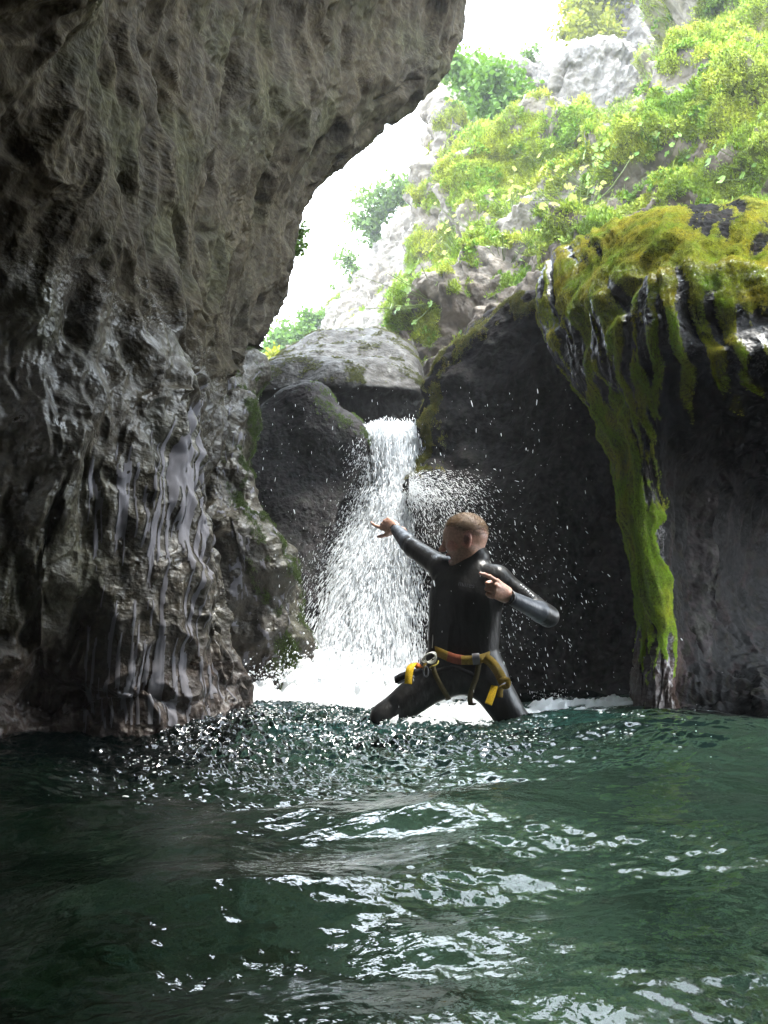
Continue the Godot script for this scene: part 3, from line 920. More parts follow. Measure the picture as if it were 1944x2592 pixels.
		for x in [q - w, q + w, q + lean * l]:
			hv.append(head * x)
			hn.append((head.basis * d).normalized())
			hc.append(Color(0.17, 0.115, 0.065) * r.randf_range(0.6, 1.4))
		var turn := (hv[base + 1] - hv[base]).cross(hv[base + 2] - hv[base]).dot(hn[base]) > 0.0
		for x in ([0, 2, 1] if turn else [0, 1, 2]): hi.append(base + x)
	# the stubble mat under the blades
	var ball := SphereMesh.new()
	ball.radial_segments = 40
	ball.rings = 20
	var arr := ball.get_mesh_arrays()
	var keep := {}
	var bv: PackedVector3Array = arr[Mesh.ARRAY_VERTEX]
	var bi: PackedInt32Array = arr[Mesh.ARRAY_INDEX]
	for t in range(0, bi.size(), 3):
		var ok := true
		for c in 3:
			var d := (bv[bi[t + c]] * 2.0).normalized()
			if d.y < 0.03 + 0.42 * smoothstep(0.1, 0.75, d.x) - 0.62 * smoothstep(0.0, 0.7, -d.x) or d.x > 0.83:
				ok = false
		if not ok:
			continue
		for c in 3:
			var d := (bv[bi[t + c]] * 2.0).normalized()
			hi.append(hv.size())
			hv.append(head * (Vector3(-0.012, 0.034, 0) + d * Vector3(0.1055, 0.0975, 0.0835)))
			hn.append((head.basis * d).normalized())
			hc.append(Color(0.17, 0.105, 0.065))
	var hm := StandardMaterial3D.new()
	hm.vertex_color_use_as_albedo = true
	hm.roughness = 0.55
	part("hair", mesh_of(hv, hn, hc, hi), hm, root)
	# cuffs
	var rubber := plain(Color(0.012, 0.012, 0.013), 0.4)
	var ring_at := func(c: Vector3, axis: Vector3, rad: float, thick: float) -> ArrayMesh:
		var a := axis.cross(Vector3(0.3, 0.8, 0.5)).normalized()
		var b2 := axis.cross(a).normalized()
		var pts := []
		var rad_list := []
		for k in 13:
			pts.append(c + (a * cos(TAU * k / 12.0) + b2 * sin(TAU * k / 12.0)) * rad)
			rad_list.append(thick)
		return tube(pts, rad_list, 6, 3)
	part("cuff", ring_at.call(wr_l + (wr_l - el_l).normalized() * 0.022, (wr_l - el_l).normalized(), 0.0285, 0.006), rubber, root)
	part("cuff", ring_at.call(wr_r + (wr_r - el_r).normalized() * 0.020, (wr_r - el_r).normalized(), 0.0280, 0.006), rubber, root)
	# chest lettering and sleeve marks
	var ink := plain(Color(0.13, 0.13, 0.145), 0.5)
	var tm := TextMesh.new()
	tm.text = "mares"
	var sf := SystemFont.new()
	sf.font_names = PackedStringArray(["Droid Sans"])
	tm.font = sf
	tm.font_size = 32
	tm.pixel_size = 0.00088
	tm.depth = 0.002
	var lt := part("chest_lettering", tm, ink, root)
	lt.position = P(1180, 1480, 3.512)
	lt.rotation = Vector3(-0.12, -0.35, -0.2)
	part("chest_stripe", strip([P(1185, 1480, 3.545), P(1205, 1487, 3.53), P(1228, 1491, 3.52)], 0.010, 0.002, [Vector3.UP, Vector3.UP, Vector3.UP]), ink, root)
	for k in 6:
		var c := P(1316 + k * 6.0, 1485 + k * 5.0 + (2.0 if k > 3 else 0.0), 3.40 + 0.004 * k)
		part("sleeve_mark", strip([c, c + Vector3(0.004, 0.005, 0.002), c + Vector3(0.007, 0.010, -0.003)], 0.008, 0.003, [Vector3(1, -0.8, 0), Vector3(1, -0.8, 0), Vector3(1, -0.8, 0)]), plain(Color(0.45, 0.46, 0.48), 0.4), root)
	build_harness(root)
	stage("person")

func hand_right(skin: Color, pale: Color) -> Array:
	# the far hand: index stretched, thumb spread wide
	var s := hand_shapes(skin, pale)
	s.resize(s.size() - 3)
	s.append(cap(1, skin, 0.016, Vector3(0.014, 0.016, -0.008), Vector3(0.048, 0.052, -0.014), 0.018, 0.0135))
	s.append(cap(1, skin, 0.006, Vector3(0.048, 0.052, -0.014), Vector3(0.078, 0.074, -0.016), 0.0118, 0.0105))
	s.append(cap(1, pale, 0.005, Vector3(0.078, 0.074, -0.016), Vector3(0.100, 0.084, -0.016), 0.0104, 0.0085))
	return s

func build_harness(person: Node3D) -> void:
	var h := Node3D.new()
	h.name = "harness"
	person.add_child(h)
	h.set_meta("label", "worn yellow climbing harness round the hips")
	var yellow := webbing(Color(0.29, 0.195, 0.03))
	var bright := webbing(Color(0.62, 0.40, 0.01))
	var olive := webbing(Color(0.09, 0.073, 0.03))
	var red := webbing(Color(0.30, 0.085, 0.04))
	var steel := plain(Color(0.16, 0.16, 0.17), 0.35)
	steel.metallic = 0.8
	var rope := plain(Color(0.55, 0.55, 0.5), 0.7)
	var up := Vector3(0.05, 1, 0.15)
	var ups := func(n: int) -> Array:
		var a := []
		for k in n: a.append(up)
		return a
	# belt round the waist, front then back
	part("belt", strip([P(1092, 1643, 3.66), P(1108, 1650, 3.57), P(1135, 1662, 3.525)], 0.043, 0.005, ups.call(3)), yellow, h)
	part("belt_pad", strip([P(1133, 1661, 3.527), P(1150, 1667, 3.51), P(1172, 1671, 3.505)], 0.044, 0.006, ups.call(3)), red, h)
	part("belt", strip([P(1168, 1671, 3.503), P(1190, 1671, 3.50), P(1215, 1668, 3.502), P(1238, 1660, 3.55), P(1250, 1655, 3.64)], 0.041, 0.005, ups.call(5)), yellow, h)
	part("belt", strip([P(1250, 1655, 3.64), P(1235, 1652, 3.77), P(1170, 1650, 3.80), P(1105, 1645, 3.77), P(1092, 1643, 3.66)], 0.043, 0.005, ups.call(5)), yellow, h)
	var bk := part("buckle", strip([P(1196, 1669, 3.492), P(1205, 1668, 3.491), P(1214, 1667, 3.492)], 0.05, 0.008, ups.call(3)), steel, h)
	bk.set_meta("label", "steel waist buckle")
	var w := Vector3(1, 0.3, 0)
	# loose straps at the hip on the right of the picture
	part("hip_strap", strip([P(1226, 1664, 3.50), P(1245, 1678, 3.49), P(1262, 1702, 3.50), P(1275, 1728, 3.52)], 0.045, 0.005, [up, Vector3(0.7, 0.7, 0), w, w]), yellow, h)
	part("strap_loop", strip([P(1268, 1716, 3.50), P(1285, 1722, 3.47), P(1284, 1736, 3.47), P(1268, 1742, 3.48), P(1266, 1765, 3.49)], 0.024, 0.004, [w, Vector3(0.6, 0.8, 0), Vector3(0.6, -0.8, 0), w, w]), yellow, h)
	part("strap_tail", strip([P(1252, 1736, 3.50), P(1245, 1758, 3.475), P(1236, 1783, 3.46)], 0.032, 0.005, [Vector3(1, 0.5, 0), Vector3(1, 0.35, 0), Vector3(1, 0.35, 0)]), bright, h)
	# leg loops
	part("leg_loop", strip([P(1100, 1668, 3.53), P(1098, 1695, 3.515), P(1112, 1728, 3.520), P(1126, 1752, 3.535), P(1136, 1770, 3.60), P(1130, 1768, 3.74)], 0.022, 0.004, [w, w, w, w, w, w]), olive, h)
	part("leg_loop", strip([P(1212, 1680, 3.51), P(1206, 1712, 3.515), P(1196, 1740, 3.520), P(1190, 1764, 3.535), P(1192, 1784, 3.60), P(1200, 1780, 3.74)], 0.024, 0.004, [Vector3(1, 0, 0), Vector3(1, 0, 0), Vector3(1, 0, 0), Vector3(1, 0, 0), Vector3(1, 0, 0), Vector3(1, 0, 0)]), olive, h)
	part("bridge_strap", strip([P(1100, 1700, 3.53), P(1150, 1690, 3.52), P(1204, 1712, 3.53)], 0.018, 0.004, ups.call(3)), webbing(Color(0.03, 0.03, 0.03)), h)
	# gear at the hip on the left of the picture
	part("strap_tail", strip([P(1048, 1679, 3.53), P(1039, 1690, 3.49), P(1035, 1710, 3.475), P(1033, 1731, 3.47)], 0.034, 0.005, [w, Vector3(1, 0.1, 0), Vector3(1, 0, 0), Vector3(1, 0, 0)]), bright, h)
	part("gear_tab", strip([P(1052, 1681, 3.53), P(1058, 1686, 3.515), P(1064, 1693, 3.51)], 0.026, 0.005, [w, w, w]), webbing(Color(0.5, 0.13, 0.02)), h)
	part("gear_strap", strip([P(1078, 1678, 3.53), P(1074, 1688, 3.52), P(1070, 1698, 3.52)], 0.014, 0.004, [w, w, w]), yellow, h)
	part("sling_bag", strip([P(1003, 1722, 3.56), P(1020, 1712, 3.53), P(1045, 1704, 3.515), P(1070, 1697, 3.52)], 0.030, 0.022, [Vector3(0.3, 1, 0), Vector3(0.3, 1, 0), Vector3(0.3, 1, 0), Vector3(0.3, 1, 0)]), webbing(Color(0.02, 0.02, 0.024)), h)
	part("sling_edge", strip([P(1008, 1729, 3.545), P(1025, 1722, 3.515), P(1048, 1712, 3.50)], 0.010, 0.006, [Vector3(0.3, 1, 0), Vector3(0.3, 1, 0), Vector3(0.3, 1, 0)]), webbing(Color(0.35, 0.36, 0.42)), h)
	for k in 3:
		var pts := []
		var rad := []
		for a in 13:
			var th := TAU * a / 12.0
			var q := Vector2(cos(th) * (20.0 - 3.0 * k), sin(th) * (9.0 + 2.0 * k)).rotated(-0.55 + 0.25 * k)
			pts.append(P(1086 + q.x + k * 2, 1664 + q.y + k, 3.52 - 0.01 * k + 0.015 * sin(th)))
			rad.append(0.0032)
		part("cord_coil", tube(pts, rad, 6, 3), rope, h)
	part("cord", tube([P(1094, 1640, 3.60), P(1097, 1600, 3.62), P(1104, 1550, 3.64), P(1110, 1490, 3.68), P(1110, 1455, 3.72)], [0.0025, 0.0025, 0.0025, 0.0025, 0.0025], 6, 5), rope, h)
	part("cord", tube([P(1110, 1672, 3.50), P(1106, 1682, 3.49), P(1094, 1686, 3.49), P(1088, 1690, 3.50)], [0.003, 0.003, 0.003, 0.003], 6, 4), plain(Color(0.4, 0.33, 0.05), 0.6), h)
	var cp := []
	for a in 13:
		var th := TAU * a / 12.0
		cp.append(P(1078 + cos(th) * 6.0, 1700 + sin(th) * 13.0, 3.50))
	part("carabiner", tube(cp, [0.004, 0.004, 0.004, 0.004, 0.004, 0.004, 0.004, 0.004, 0.004, 0.004, 0.004, 0.004, 0.004], 6, 3), steel, h)

func webbing(c: Color) -> StandardMaterial3D:
	var m := plain(c, 0.75, 0.3)
	m.albedo_texture = tex.grain
	m.uv1_triplanar = true
	m.uv1_scale = Vector3(9, 30, 9)
	return m

# ==================================================================== falling water, foam, spray
func drop_mesh() -> ArrayMesh:
	var s := SphereMesh.new()
	s.radial_segments = 6
	s.rings = 3
	s.radius = 1.0
	s.height = 2.0
	var m := ArrayMesh.new()
	m.add_surface_from_arrays(Mesh.PRIMITIVE_TRIANGLES, s.get_mesh_arrays())
	return m

func along(dir: Vector3, l: float, w: float) -> Basis:
	var y := dir.normalized()
	var x := y.cross(Vector3(0.3, 0.1, 0.95)).normalized()
	return Basis(x * w, y * l, x.cross(y) * w)

func multi(called: String, mesh: Mesh, places: Array, material: Material, parent: Node, colours: PackedColorArray = PackedColorArray()) -> MultiMeshInstance3D:
	var mm := MultiMesh.new()
	mm.transform_format = MultiMesh.TRANSFORM_3D
	mm.use_colors = colours.size() > 0
	mm.mesh = mesh
	mm.instance_count = places.size()
	for k in places.size():
		mm.set_instance_transform(k, places[k])
		if colours.size():
			mm.set_instance_color(k, colours[k])
	var o := MultiMeshInstance3D.new()
	o.name = called
	o.multimesh = mm
	o.material_override = material
	o.set_meta("kind", "stuff")
	parent.add_child(o, true)
	return o

const FALL := [[992.0, 1086.0, 6.35, 86.0], [1000.0, 1130.0, 6.2, 76.0], [1003.0, 1230.0, 6.05, 60.0], [988.0, 1320.0, 5.85, 70.0], [958.0, 1430.0, 5.65, 100.0], [925.0, 1580.0, 5.40, 145.0], [895.0, 1750.0, 5.10, 168.0]]
func fall_at(t: float, s: float) -> Vector3:
	var f := clampf(t, 0, 0.9999) * (FALL.size() - 1)
	var i := int(f)
	var a: Array = FALL[i]
	var b: Array = FALL[i + 1]
	var k := f - i
	return P(lerpf(a[0], b[0], k) + s * lerpf(a[3], b[3], k), lerpf(a[1], b[1], k), lerpf(a[2], b[2], k))

func build_falls() -> void:
	var white := plain(Color(0.90, 0.935, 0.96), 0.35)
	white.backlight_enabled = true
	white.backlight = Color(1, 1, 1)
	mat.foam = white
	var root := Node3D.new()
	root.name = "waterfall"
	add_child(root)
	tag(root, "white waterfall pouring from the lip below the wedged boulder", "waterfall")
	var nu := 110
	var nv := 260
	var p := PackedVector3Array()
	p.resize(nu * nv)
	for j in nv:
		var t := float(j) / (nv - 1)
		for i in nu:
			var s := lerpf(-1.0, 1.0, float(i) / (nu - 1))
			var q := fall_at(t, s * 0.86)
			var ragged := n_mid.get_noise_3d(q.x * 5.0, q.y * 1.2, q.z)
			var lump := n_mid.get_noise_3d(q.x * 2.2 + 4.0, q.y * 0.9, q.z)
			q.x += ragged * 0.03
			q.z += 0.09 * (1.0 - s * s) + lump * 0.12 + ragged * 0.07 + n_fine.get_noise_3d(q.x * 1.3, q.y * 0.25, q.z) * 0.03 - 0.04 * smoothstep(0.4, 1.0, t) - 0.20 * pow(absf(s), 4.0)
			p[j * nu + i] = q
	part("water_sheet", mesh_of(p, grid_normals(p, nu, nv), PackedColorArray(), grid_index(nu, nv)), white, root)
	var r := RandomNumberGenerator.new()
	r.seed = 21
	var places := []
	var drop := drop_mesh()
	while places.size() < 110000:
		var t := r.randf()
		var s := clampf(r.randfn(0, 0.52), -1.5, 1.5)
		var q := fall_at(t, s)
		var dens := n_mid.get_noise_3d(q.x * 2.6, q.y * 0.8, q.z) * 0.6 + 0.5 + 0.35 * (1.0 - absf(s))
		if r.randf() > dens:
			continue
		var d := (fall_at(minf(t + 0.04, 1.0), s * 1.03) - q) + Vector3(r.randfn(0, 0.015), 0, r.randfn(0, 0.02))
		q.z += 0.06 * (1.0 - s * s) + r.randfn(0.02, 0.10)
		var w := 0.0011 + 0.0034 * pow(r.randf(), 2.2)
		places.append(Transform3D(along(d, w * r.randf_range(3.0, 13.0), w), q))
	multi("falling_drops", drop, places, white, root)
	# spray thrown off to both sides
	var spray := []
	while spray.size() < 16000:
		var q := Vector3.ZERO
		var d := Vector3(0, -1, 0)
		var pick := r.randf()
		if pick < 0.13:      # the jet that leaps off the rock to the right of the falls
			var a := r.randf()
			var b := absf(r.randfn(0, 0.3))
			q = P(1015 + 200.0 * a + r.randfn(0, 26), 1265 - 95.0 * a + 45.0 * a * a + b * 190.0 * a + r.randfn(0, 18), 5.6 - 0.8 * a * r.randf())
			d = Vector3(0.5 - 0.3 * b, -0.3 - b, 0.2)
		elif pick < 0.70:    # drops thrown out to the right, falling in arcs over the hollow
			var t := r.randf_range(0.05, 1.25)
			var vx := 330.0 * absf(r.randfn(0, 0.62))
			var vy := r.randf_range(-40.0, 300.0)
			q = P(1035 + vx * t, 1240 - vy * t + 440.0 * t * t, 5.6 - t * (1.55 * pow(r.randf(), 1.6)))
			d = Vector3(vx, vy - 880.0 * t, 60.0).normalized()
		elif pick < 0.96:    # left side of the falls
			var t := r.randf_range(0.2, 1.0)
			q = fall_at(t, -1.0 - absf(r.randfn(0, 0.40))) + Vector3(0, 0, r.randf_range(-0.1, 0.6))
			d = Vector3(-0.35, -1, 0.15)
		else:
			q = P(r.randf_range(640, 1500), r.randf_range(980, 1800), r.randf_range(3.3, 5.6))
			d = Vector3(0.05, -1, 0.0)
		d += Vector3(r.randfn(0, 0.12), 0, r.randfn(0, 0.12))
		if q.y < 0.03:
			continue
		var w := 0.0006 + 0.0020 * pow(r.randf(), 4.0)
		spray.append(Transform3D(along(d, w * r.randf_range(2.5, 8.0), w), q))
	var sp := multi("water_spray", drop, spray, white, self)
	tag(sp, "loose drops of spray flying beside the waterfall", "spray", "", "stuff")
	# foam where it lands
	foam_bank("foam", Vector3(-0.50, 0, -5.15), 1.05, 0.75, 0.27, 0, "heap of white foam at the foot of the waterfall")
	foam_bank("foam", Vector3(0.42, 0, -3.98), 0.55, 0.20, 0.085, 1, "low white foam swirling behind the legs of the person")
	foam_bank("foam", Vector3(1.02, 0, -4.30), 0.80, 0.40, 0.062, 2, "thin white foam along the foot of the dark hollow")
	foam_bank("foam", Vector3(0.28, 0, -3.42), 0.62, 0.16, 0.040, 3, "thin line of foam in front of the legs of the person")
	foam_sparkle()
	# drops tossed up from the foam
	var toss := []
	for k in 5000:
		var a := r.randfn(0, 0.30)
		var q := Vector3(-0.35 + a, 0.10 + absf(r.randfn(0, 0.10)) * maxf(0.2, 1.0 - absf(a)), -5.0 + r.randfn(0, 0.28))
		var w := 0.002 + 0.005 * pow(r.randf(), 2.0)
		toss.append(Transform3D(along(Vector3(r.randfn(), r.randfn() + 0.5, r.randfn()), w * r.randf_range(1.0, 2.2), w), q))
	tag(multi("splash_drops", drop, toss, white, self), "splashing drops above the white foam", "splash", "", "stuff")

func foam_sparkle() -> void:
	# bubbles and foam shreds from the falls, doubling as painted water sparkle
	var r := RandomNumberGenerator.new()
	r.seed = 77
	var places := []
	while places.size() < 16000:
		var x := r.randfn(-0.25, 0.75)
		var z := -4.6 + absf(r.randfn(0, 1.0)) * 1.1 - 0.5
		var m := n_mid.get_noise_2d(x * 1.3 + 3.0, z * 0.9) + 0.22 - 0.25 * maxf(z + 3.4, 0.0) - 0.25 * maxf(x - 0.2, 0.0)
		if z > -2.0 or x < -0.95 or m < r.randf() * 0.45:
			continue
		var w := 0.0012 + 0.0036 * pow(r.randf(), 3.0)
		places.append(Transform3D(Basis(Vector3(0, 1, 0), r.randf() * TAU) * Basis.from_scale(Vector3(w * r.randf_range(1.0, 2.5), w * 0.6, w)), Vector3(x, water_height(x, z) + w * 0.2, z)))
	tag(multi("foam_sparkle", drop_mesh(), places, mat.foam, self), "white bubbles drifting on the pool before the waterfall, doubling as painted sparkle", "bubbles", "", "stuff")

func foam_bank(called: String, at: Vector3, rx: float, rz: float, high: float, s: int, label: String) -> void:
	var nu := 200
	var nv := 120
	var p := PackedVector3Array()
	p.resize(nu * nv)
	for j in nv:
		for i in nu:
			var a := lerpf(-1.25, 1.25, float(i) / (nu - 1))
			var b := lerpf(-1.25, 1.25, float(j) / (nv - 1))
			var x := at.x + a * rx
			var z := at.z + b * rz
			var e := exp(-1.5 * (a * a + b * b))
			var bil := 1.0 - absf(n_mid.get_noise_3d(x * 1.6, s * 3.0, z * 1.6)) * 2.0
			var bub := n_fine.get_noise_3d(x * 1.2, s, z * 1.2)
			var h := high * e * (0.25 + 0.95 * bil + 0.5 * n_mid.get_noise_3d(x * 0.9, s * 5.0 + 2.0, z * 0.9)) + bub * 0.022 * sqrt(e) + n_fine.get_noise_3d(x * 3, s, z * 3) * 0.006 - 0.035 - 0.3 * smoothstep(1.0, 1.25, maxf(absf(a), absf(b))) * high
			p[j * nu + i] = Vector3(x + bub * 0.02, h + water_height(x, z), z)
	var o := MeshInstance3D.new()
	o.name = called
	o.mesh = mesh_of(p, grid_normals(p, nu, nv), PackedColorArray(), grid_index(nu, nv))
	o.material_override = mat.foam
	add_child(o, true)
	tag(o, label, "foam", "", "stuff")

func surf_at(called: String, u: float, v: float, lift: float) -> Vector3:
	var s: Dictionary = surf[called]
	var i := clampi(int(u * (s.nu - 1)), 0, s.nu - 1)
	var j := clampi(int(v * (s.nv - 1)), 0, s.nv - 1)
	var k: int = j * s.nu + i
	return s.p[k] + s.n[k] * lift

func film(called: String, label: String, on: String, u0: float, u1: float, v0: float, v1: float, mask: Callable) -> void:
	# a ragged film on a rock, for running water and painted sheen: the part of its surface where mask is above nought, lifted off by a few millimetres
	var d: Dictionary = surf[on]
	var ia := int(u0 * (d.nu - 1))
	var ib := int(u1 * (d.nu - 1))
	var ja := int(v0 * (d.nv - 1))
	var jb := int(v1 * (d.nv - 1))
	var w := ib - ia + 1
	var v := PackedVector3Array()
	var n := PackedVector3Array()
	var amount := PackedFloat32Array()
	for j in range(ja, jb + 1):
		for i in range(ia, ib + 1):
			var k: int = j * d.nu + i
			var m: float = mask.call(float(i) / (d.nu - 1), float(j) / (d.nv - 1), d.p[k])
			amount.append(m)
			v.append(d.p[k] + d.n[k] * (0.003 + 0.004 * clampf(m, -0.2, 0.6)))
			n.append(d.n[k])
	n = grid_normals(v, w, jb - ja + 1)
	var ix := PackedInt32Array()
	for j in jb - ja:
		for i in w - 1:
			var q := j * w + i
			if amount[q] > 0.0 and amount[q + 1] > 0.0 and amount[q + w] > 0.0:
				ix.append_array(PackedInt32Array([q, q + 1, q + w]))
			if amount[q + 1] > 0.0 and amount[q + w] > 0.0 and amount[q + w + 1] > 0.0:
				ix.append_array(PackedInt32Array([q + 1, q + w + 1, q + w]))
	var o := MeshInstance3D.new()
	o.name = called
	o.mesh = mesh_of(v, n, PackedColorArray(), ix)
	o.material_override = mat.film
	add_child(o, true)
	tag(o, label, "water trickle", "", "stuff")

func build_trickles() -> void:
	mat.film = plain(Color(0.135, 0.130, 0.140), 0.8, 0.3)
	film("trickle_sheen", "thin white water streaking down the left rock wall", "rock_wall_left", 0.28, 0.72, 0.575, 0.93, func(u: float, v: float, p: Vector3) -> float:
		var mid := 0.54 - 0.09 * smoothstep(0.60, 0.68, v)
		var half := 0.03 + 0.13 * smoothstep(0.59, 0.69, v)
		var bend := n_low.get_noise_3d(p.x * 2.0, p.y * 2.0, p.z * 2.0) * 0.25
		var streak := n_fine.get_noise_2d(u * 4.6 + bend * 0.12, v * 0.40)
		var clump := n_mid.get_noise_2d(u * 9.0 + bend, v * 3.4)
		var e := 0.20 - 0.34 * pow(absf(u - mid) / half, 2.0) - 0.30 * smoothstep(0.715, 0.75, v) + 0.16 * smoothstep(0.78, 0.84, v)
		return e + clump * 0.55 + streak * 0.95)
	film("trickle_sheen", "pale patches of painted sheen on the wet slanting rib behind the left wall", "rock_rib", 0.1, 0.66, 0.1, 0.85, func(u: float, v: float, p: Vector3) -> float:
		return n_fine.get_noise_2d(u * 1.6, v * 1.1) * 0.9 + n_mid.get_noise_2d(u * 2.2 + 4.0, v * 4.0) * 0.8 - 0.34)  # reflected light on the wet rib, painted as a pale film
	film("trickle_sheen", "white water slipping over the left end of the mossy overhang crest", "rock_overhang", 0.14, 0.34, 0.09, 0.28, func(u: float, v: float, p: Vector3) -> float:
		return n_fine.get_noise_2d(u * 3.0, v * 0.5) * 0.9 + n_mid.get_noise_2d(u * 9.0, v * 3.0) * 0.6 - 0.12 - 2.0 * absf(u - 0.22))

# ==================================================================== moss and plants
func leaf_clump(blades: int, s: int, flat := 0.35, wide := 0.38) -> ArrayMesh:
	# small pointed leaves spread over a half ball of radius one, y outwards
	var r := RandomNumberGenerator.new()
	r.seed = s
	var v := PackedVector3Array()
	var n := PackedVector3Array()
	var ix := PackedInt32Array()
	for k in blades:
		var d := Vector3(r.randfn(), absf(r.randfn()) * 0.8 + 0.1, r.randfn()).normalized()
		var a := d * r.randf_range(0.1, 0.45)
		var l := r.randf_range(0.35, 0.65)
		var dir := (d + Vector3(r.randfn(), r.randfn(), r.randfn()) * flat).normalized()
		var side := dir.cross(Vector3(r.randfn(), r.randfn(), r.randfn())).normalized() * l * wide
		var nn := side.cross(dir).normalized()
		if nn.dot(d) < 0: nn = -nn
		var b := v.size()
		for q in [a, a + dir * l * 0.5 + side + nn * 0.05, a + dir * l, a + dir * l * 0.5 - side + nn * 0.05]:
			v.append(q)
			n.append(nn)
		for q in [0, 1, 2, 0, 2, 3]: ix.append(b + q)
	return mesh_of(v, PackedVector3Array(), PackedColorArray(), ix)

func leaf_material(c: Color, glow := 0.55) -> StandardMaterial3D:
	var m := plain(c, 0.55, 0.35)
	m.backlight_enabled = true
	m.backlight = Color(glow, glow, glow * 0.6)
	m.vertex_color_use_as_albedo = true
	m.cull_mode = BaseMaterial3D.CULL_DISABLED
	return m

func grow(called: String, label: String, category: String, on: String, count: int, mesh: Mesh, material: Material, mask: Callable, size: Vector2, tint: Callable, sag := 0.0, s := 1) -> void:
	var d: Dictionary = surf[on]
	var r := RandomNumberGenerator.new()
	r.seed = s
	var places := []
	var cols := PackedColorArray()
	var tries := 0
	while places.size() < count and tries < count * 40:
		tries += 1
		var i := r.randi_range(0, d.nu - 1)
		var j := r.randi_range(0, d.nv - 1)
		var k: int = j * d.nu + i
		var u: float = float(i) / (d.nu - 1)
		var v: float = float(j) / (d.nv - 1)
		var p: Vector3 = d.p[k]
		var m: float = mask.call(p, d.n[k], u, v)
		if m < r.randf():
			continue
		var y: Vector3 = (d.n[k] + Vector3(r.randfn(), r.randfn() - sag, r.randfn()) * 0.35).normalized()
		var z := Vector3(0, -1, 0)
		z = (z - y * z.dot(y)).normalized()
		var x := y.cross(z)
		var l := r.randf_range(size.x, size.y)
		var turn := Basis(y, r.randf() * TAU) if sag == 0.0 else Basis(y, r.randfn() * 0.3)
		var stretch := 1.0 + sag
		places.append(Transform3D(turn * Basis(x * l, y * l, z * l * stretch), p + Vector3(r.randfn(), r.randfn(), r.randfn()) * l * 0.3))
		cols.append(tint.call(p, u, v, r.randf()))
	tag(multi(called, mesh, places, material, self, cols), label, category, "", "stuff")
	stage("%s %d" % [called, places.size()])

func moss_amount(p: Vector3, u: float, v: float) -> float:
	# on the mossy overhang: bands on the cap, strands that run together down the pillar
	var w := n_low.get_noise_3d(p.x * 1.5, p.y * 1.5, p.z * 1.5)
	var strand := n_ridge.get_noise_2d(u * 9.0 + w * 0.6, v * 1.7 + w * 0.3)
	var e := -0.62 - 0.25 * smoothstep(0.42, 0.5, v) * smoothstep(0.5, 0.62, u)
	e += 0.75 * smoothstep(0.26, 0.42, u + 0.4 * v) * smoothstep(0.02, 0.06, v) * (1.0 - smoothstep(0.20, 0.34, v))
	e += 0.40 * smoothstep(0.18, 0.26, v) * (1.0 - smoothstep(0.42, 0.5, v)) * (1.0 - smoothstep(0.75, 1.0, u))
	e += 0.85 * smoothstep(0.38, 0.48, v) * (1.0 - smoothstep(0.62, 0.74, v)) * smoothstep(0.10, 0.15, u) * (1.0 - smoothstep(0.42, 0.58, u))
	e += 0.30 * smoothstep(0.5, 0.6, v) * (1.0 - smoothstep(0.70, 0.80, v)) * (1.0 - smoothstep(0.5, 0.7, u))
	return smoothstep(0.0, 0.20, e - 0.06 + strand * 0.95 + 0.16 * n_mid.get_noise_3d(p.x * 2, p.y * 2, p.z * 2))

func cliff_green(p: Vector3, n: Vector3, u: float, v: float) -> float:
	var a := n_mid.get_noise_3d(p.x * 0.28, p.y * 0.4, p.z * 0.28) + 0.5 * n_mid.get_noise_3d(p.x * 0.9 + 7, p.y * 1.2, p.z * 0.9)
	var e := -0.9 + 0.98 * smoothstep(0.33, 0.47, u + 0.10 * (v - 0.5)) + 0.4 * smoothstep(0.8, 0.95, u)
	e += 0.75 * smoothstep(0.25, 0.31, u) * (1.0 - smoothstep(0.36, 0.42, u)) * smoothstep(0.45, 0.6, v)
	e -= 0.5 * smoothstep(0.72, 0.85, v) * smoothstep(0.42, 0.5, u) * (1.0 - smoothstep(0.66, 0.75, u))
	return smoothstep(0.0, 0.3, e + 0.14 + a * 1.25 + 0.25 * maxf(n.y, -0.3))

func seen_at(on: String, px: float, py: float) -> int:
	# the vertex of a surface that the photograph shows nearest to that place
	var d: Dictionary = surf[on]
	var dir := (P(px, py, 1.0) - EYE).normalized()
	var best := 0
	var score := 1e9
	for k in d.p.size():
		var q: Vector3 = d.p[k] - EYE
		var l := q.length()
		var e := (q / l - dir).length() * 40.0 + l * 0.02
		if e < score:
			score = e
			best = k
	return best

func round_leaf(s: int) -> ArrayMesh:
	var v := PackedVector3Array()
	var n := PackedVector3Array()
	var ix := PackedInt32Array()
	var r := RandomNumberGenerator.new()
	r.seed = s
	v.append(Vector3(0, 0, 0))
	n.append(Vector3.UP)
	for k in 15:
		var a := lerpf(-2.75, 2.75, k / 14.0)
		var l := 1.0 + 0.08 * sin(a * 5.0) + 0.06 * r.randfn() - 0.12 * absf(a) / 2.75
		v.append(Vector3(sin(a) * l, 0.18 * l * l + 0.06 * sin(a * 3.0), cos(a) * l))
		n.append(Vector3(-sin(a) * 0.3, 1, -cos(a) * 0.3).normalized())
		if k > 0:
			for q in [0, k, k + 1]: ix.append(q)
	return mesh_of(v, PackedVector3Array(), PackedColorArray(), ix)

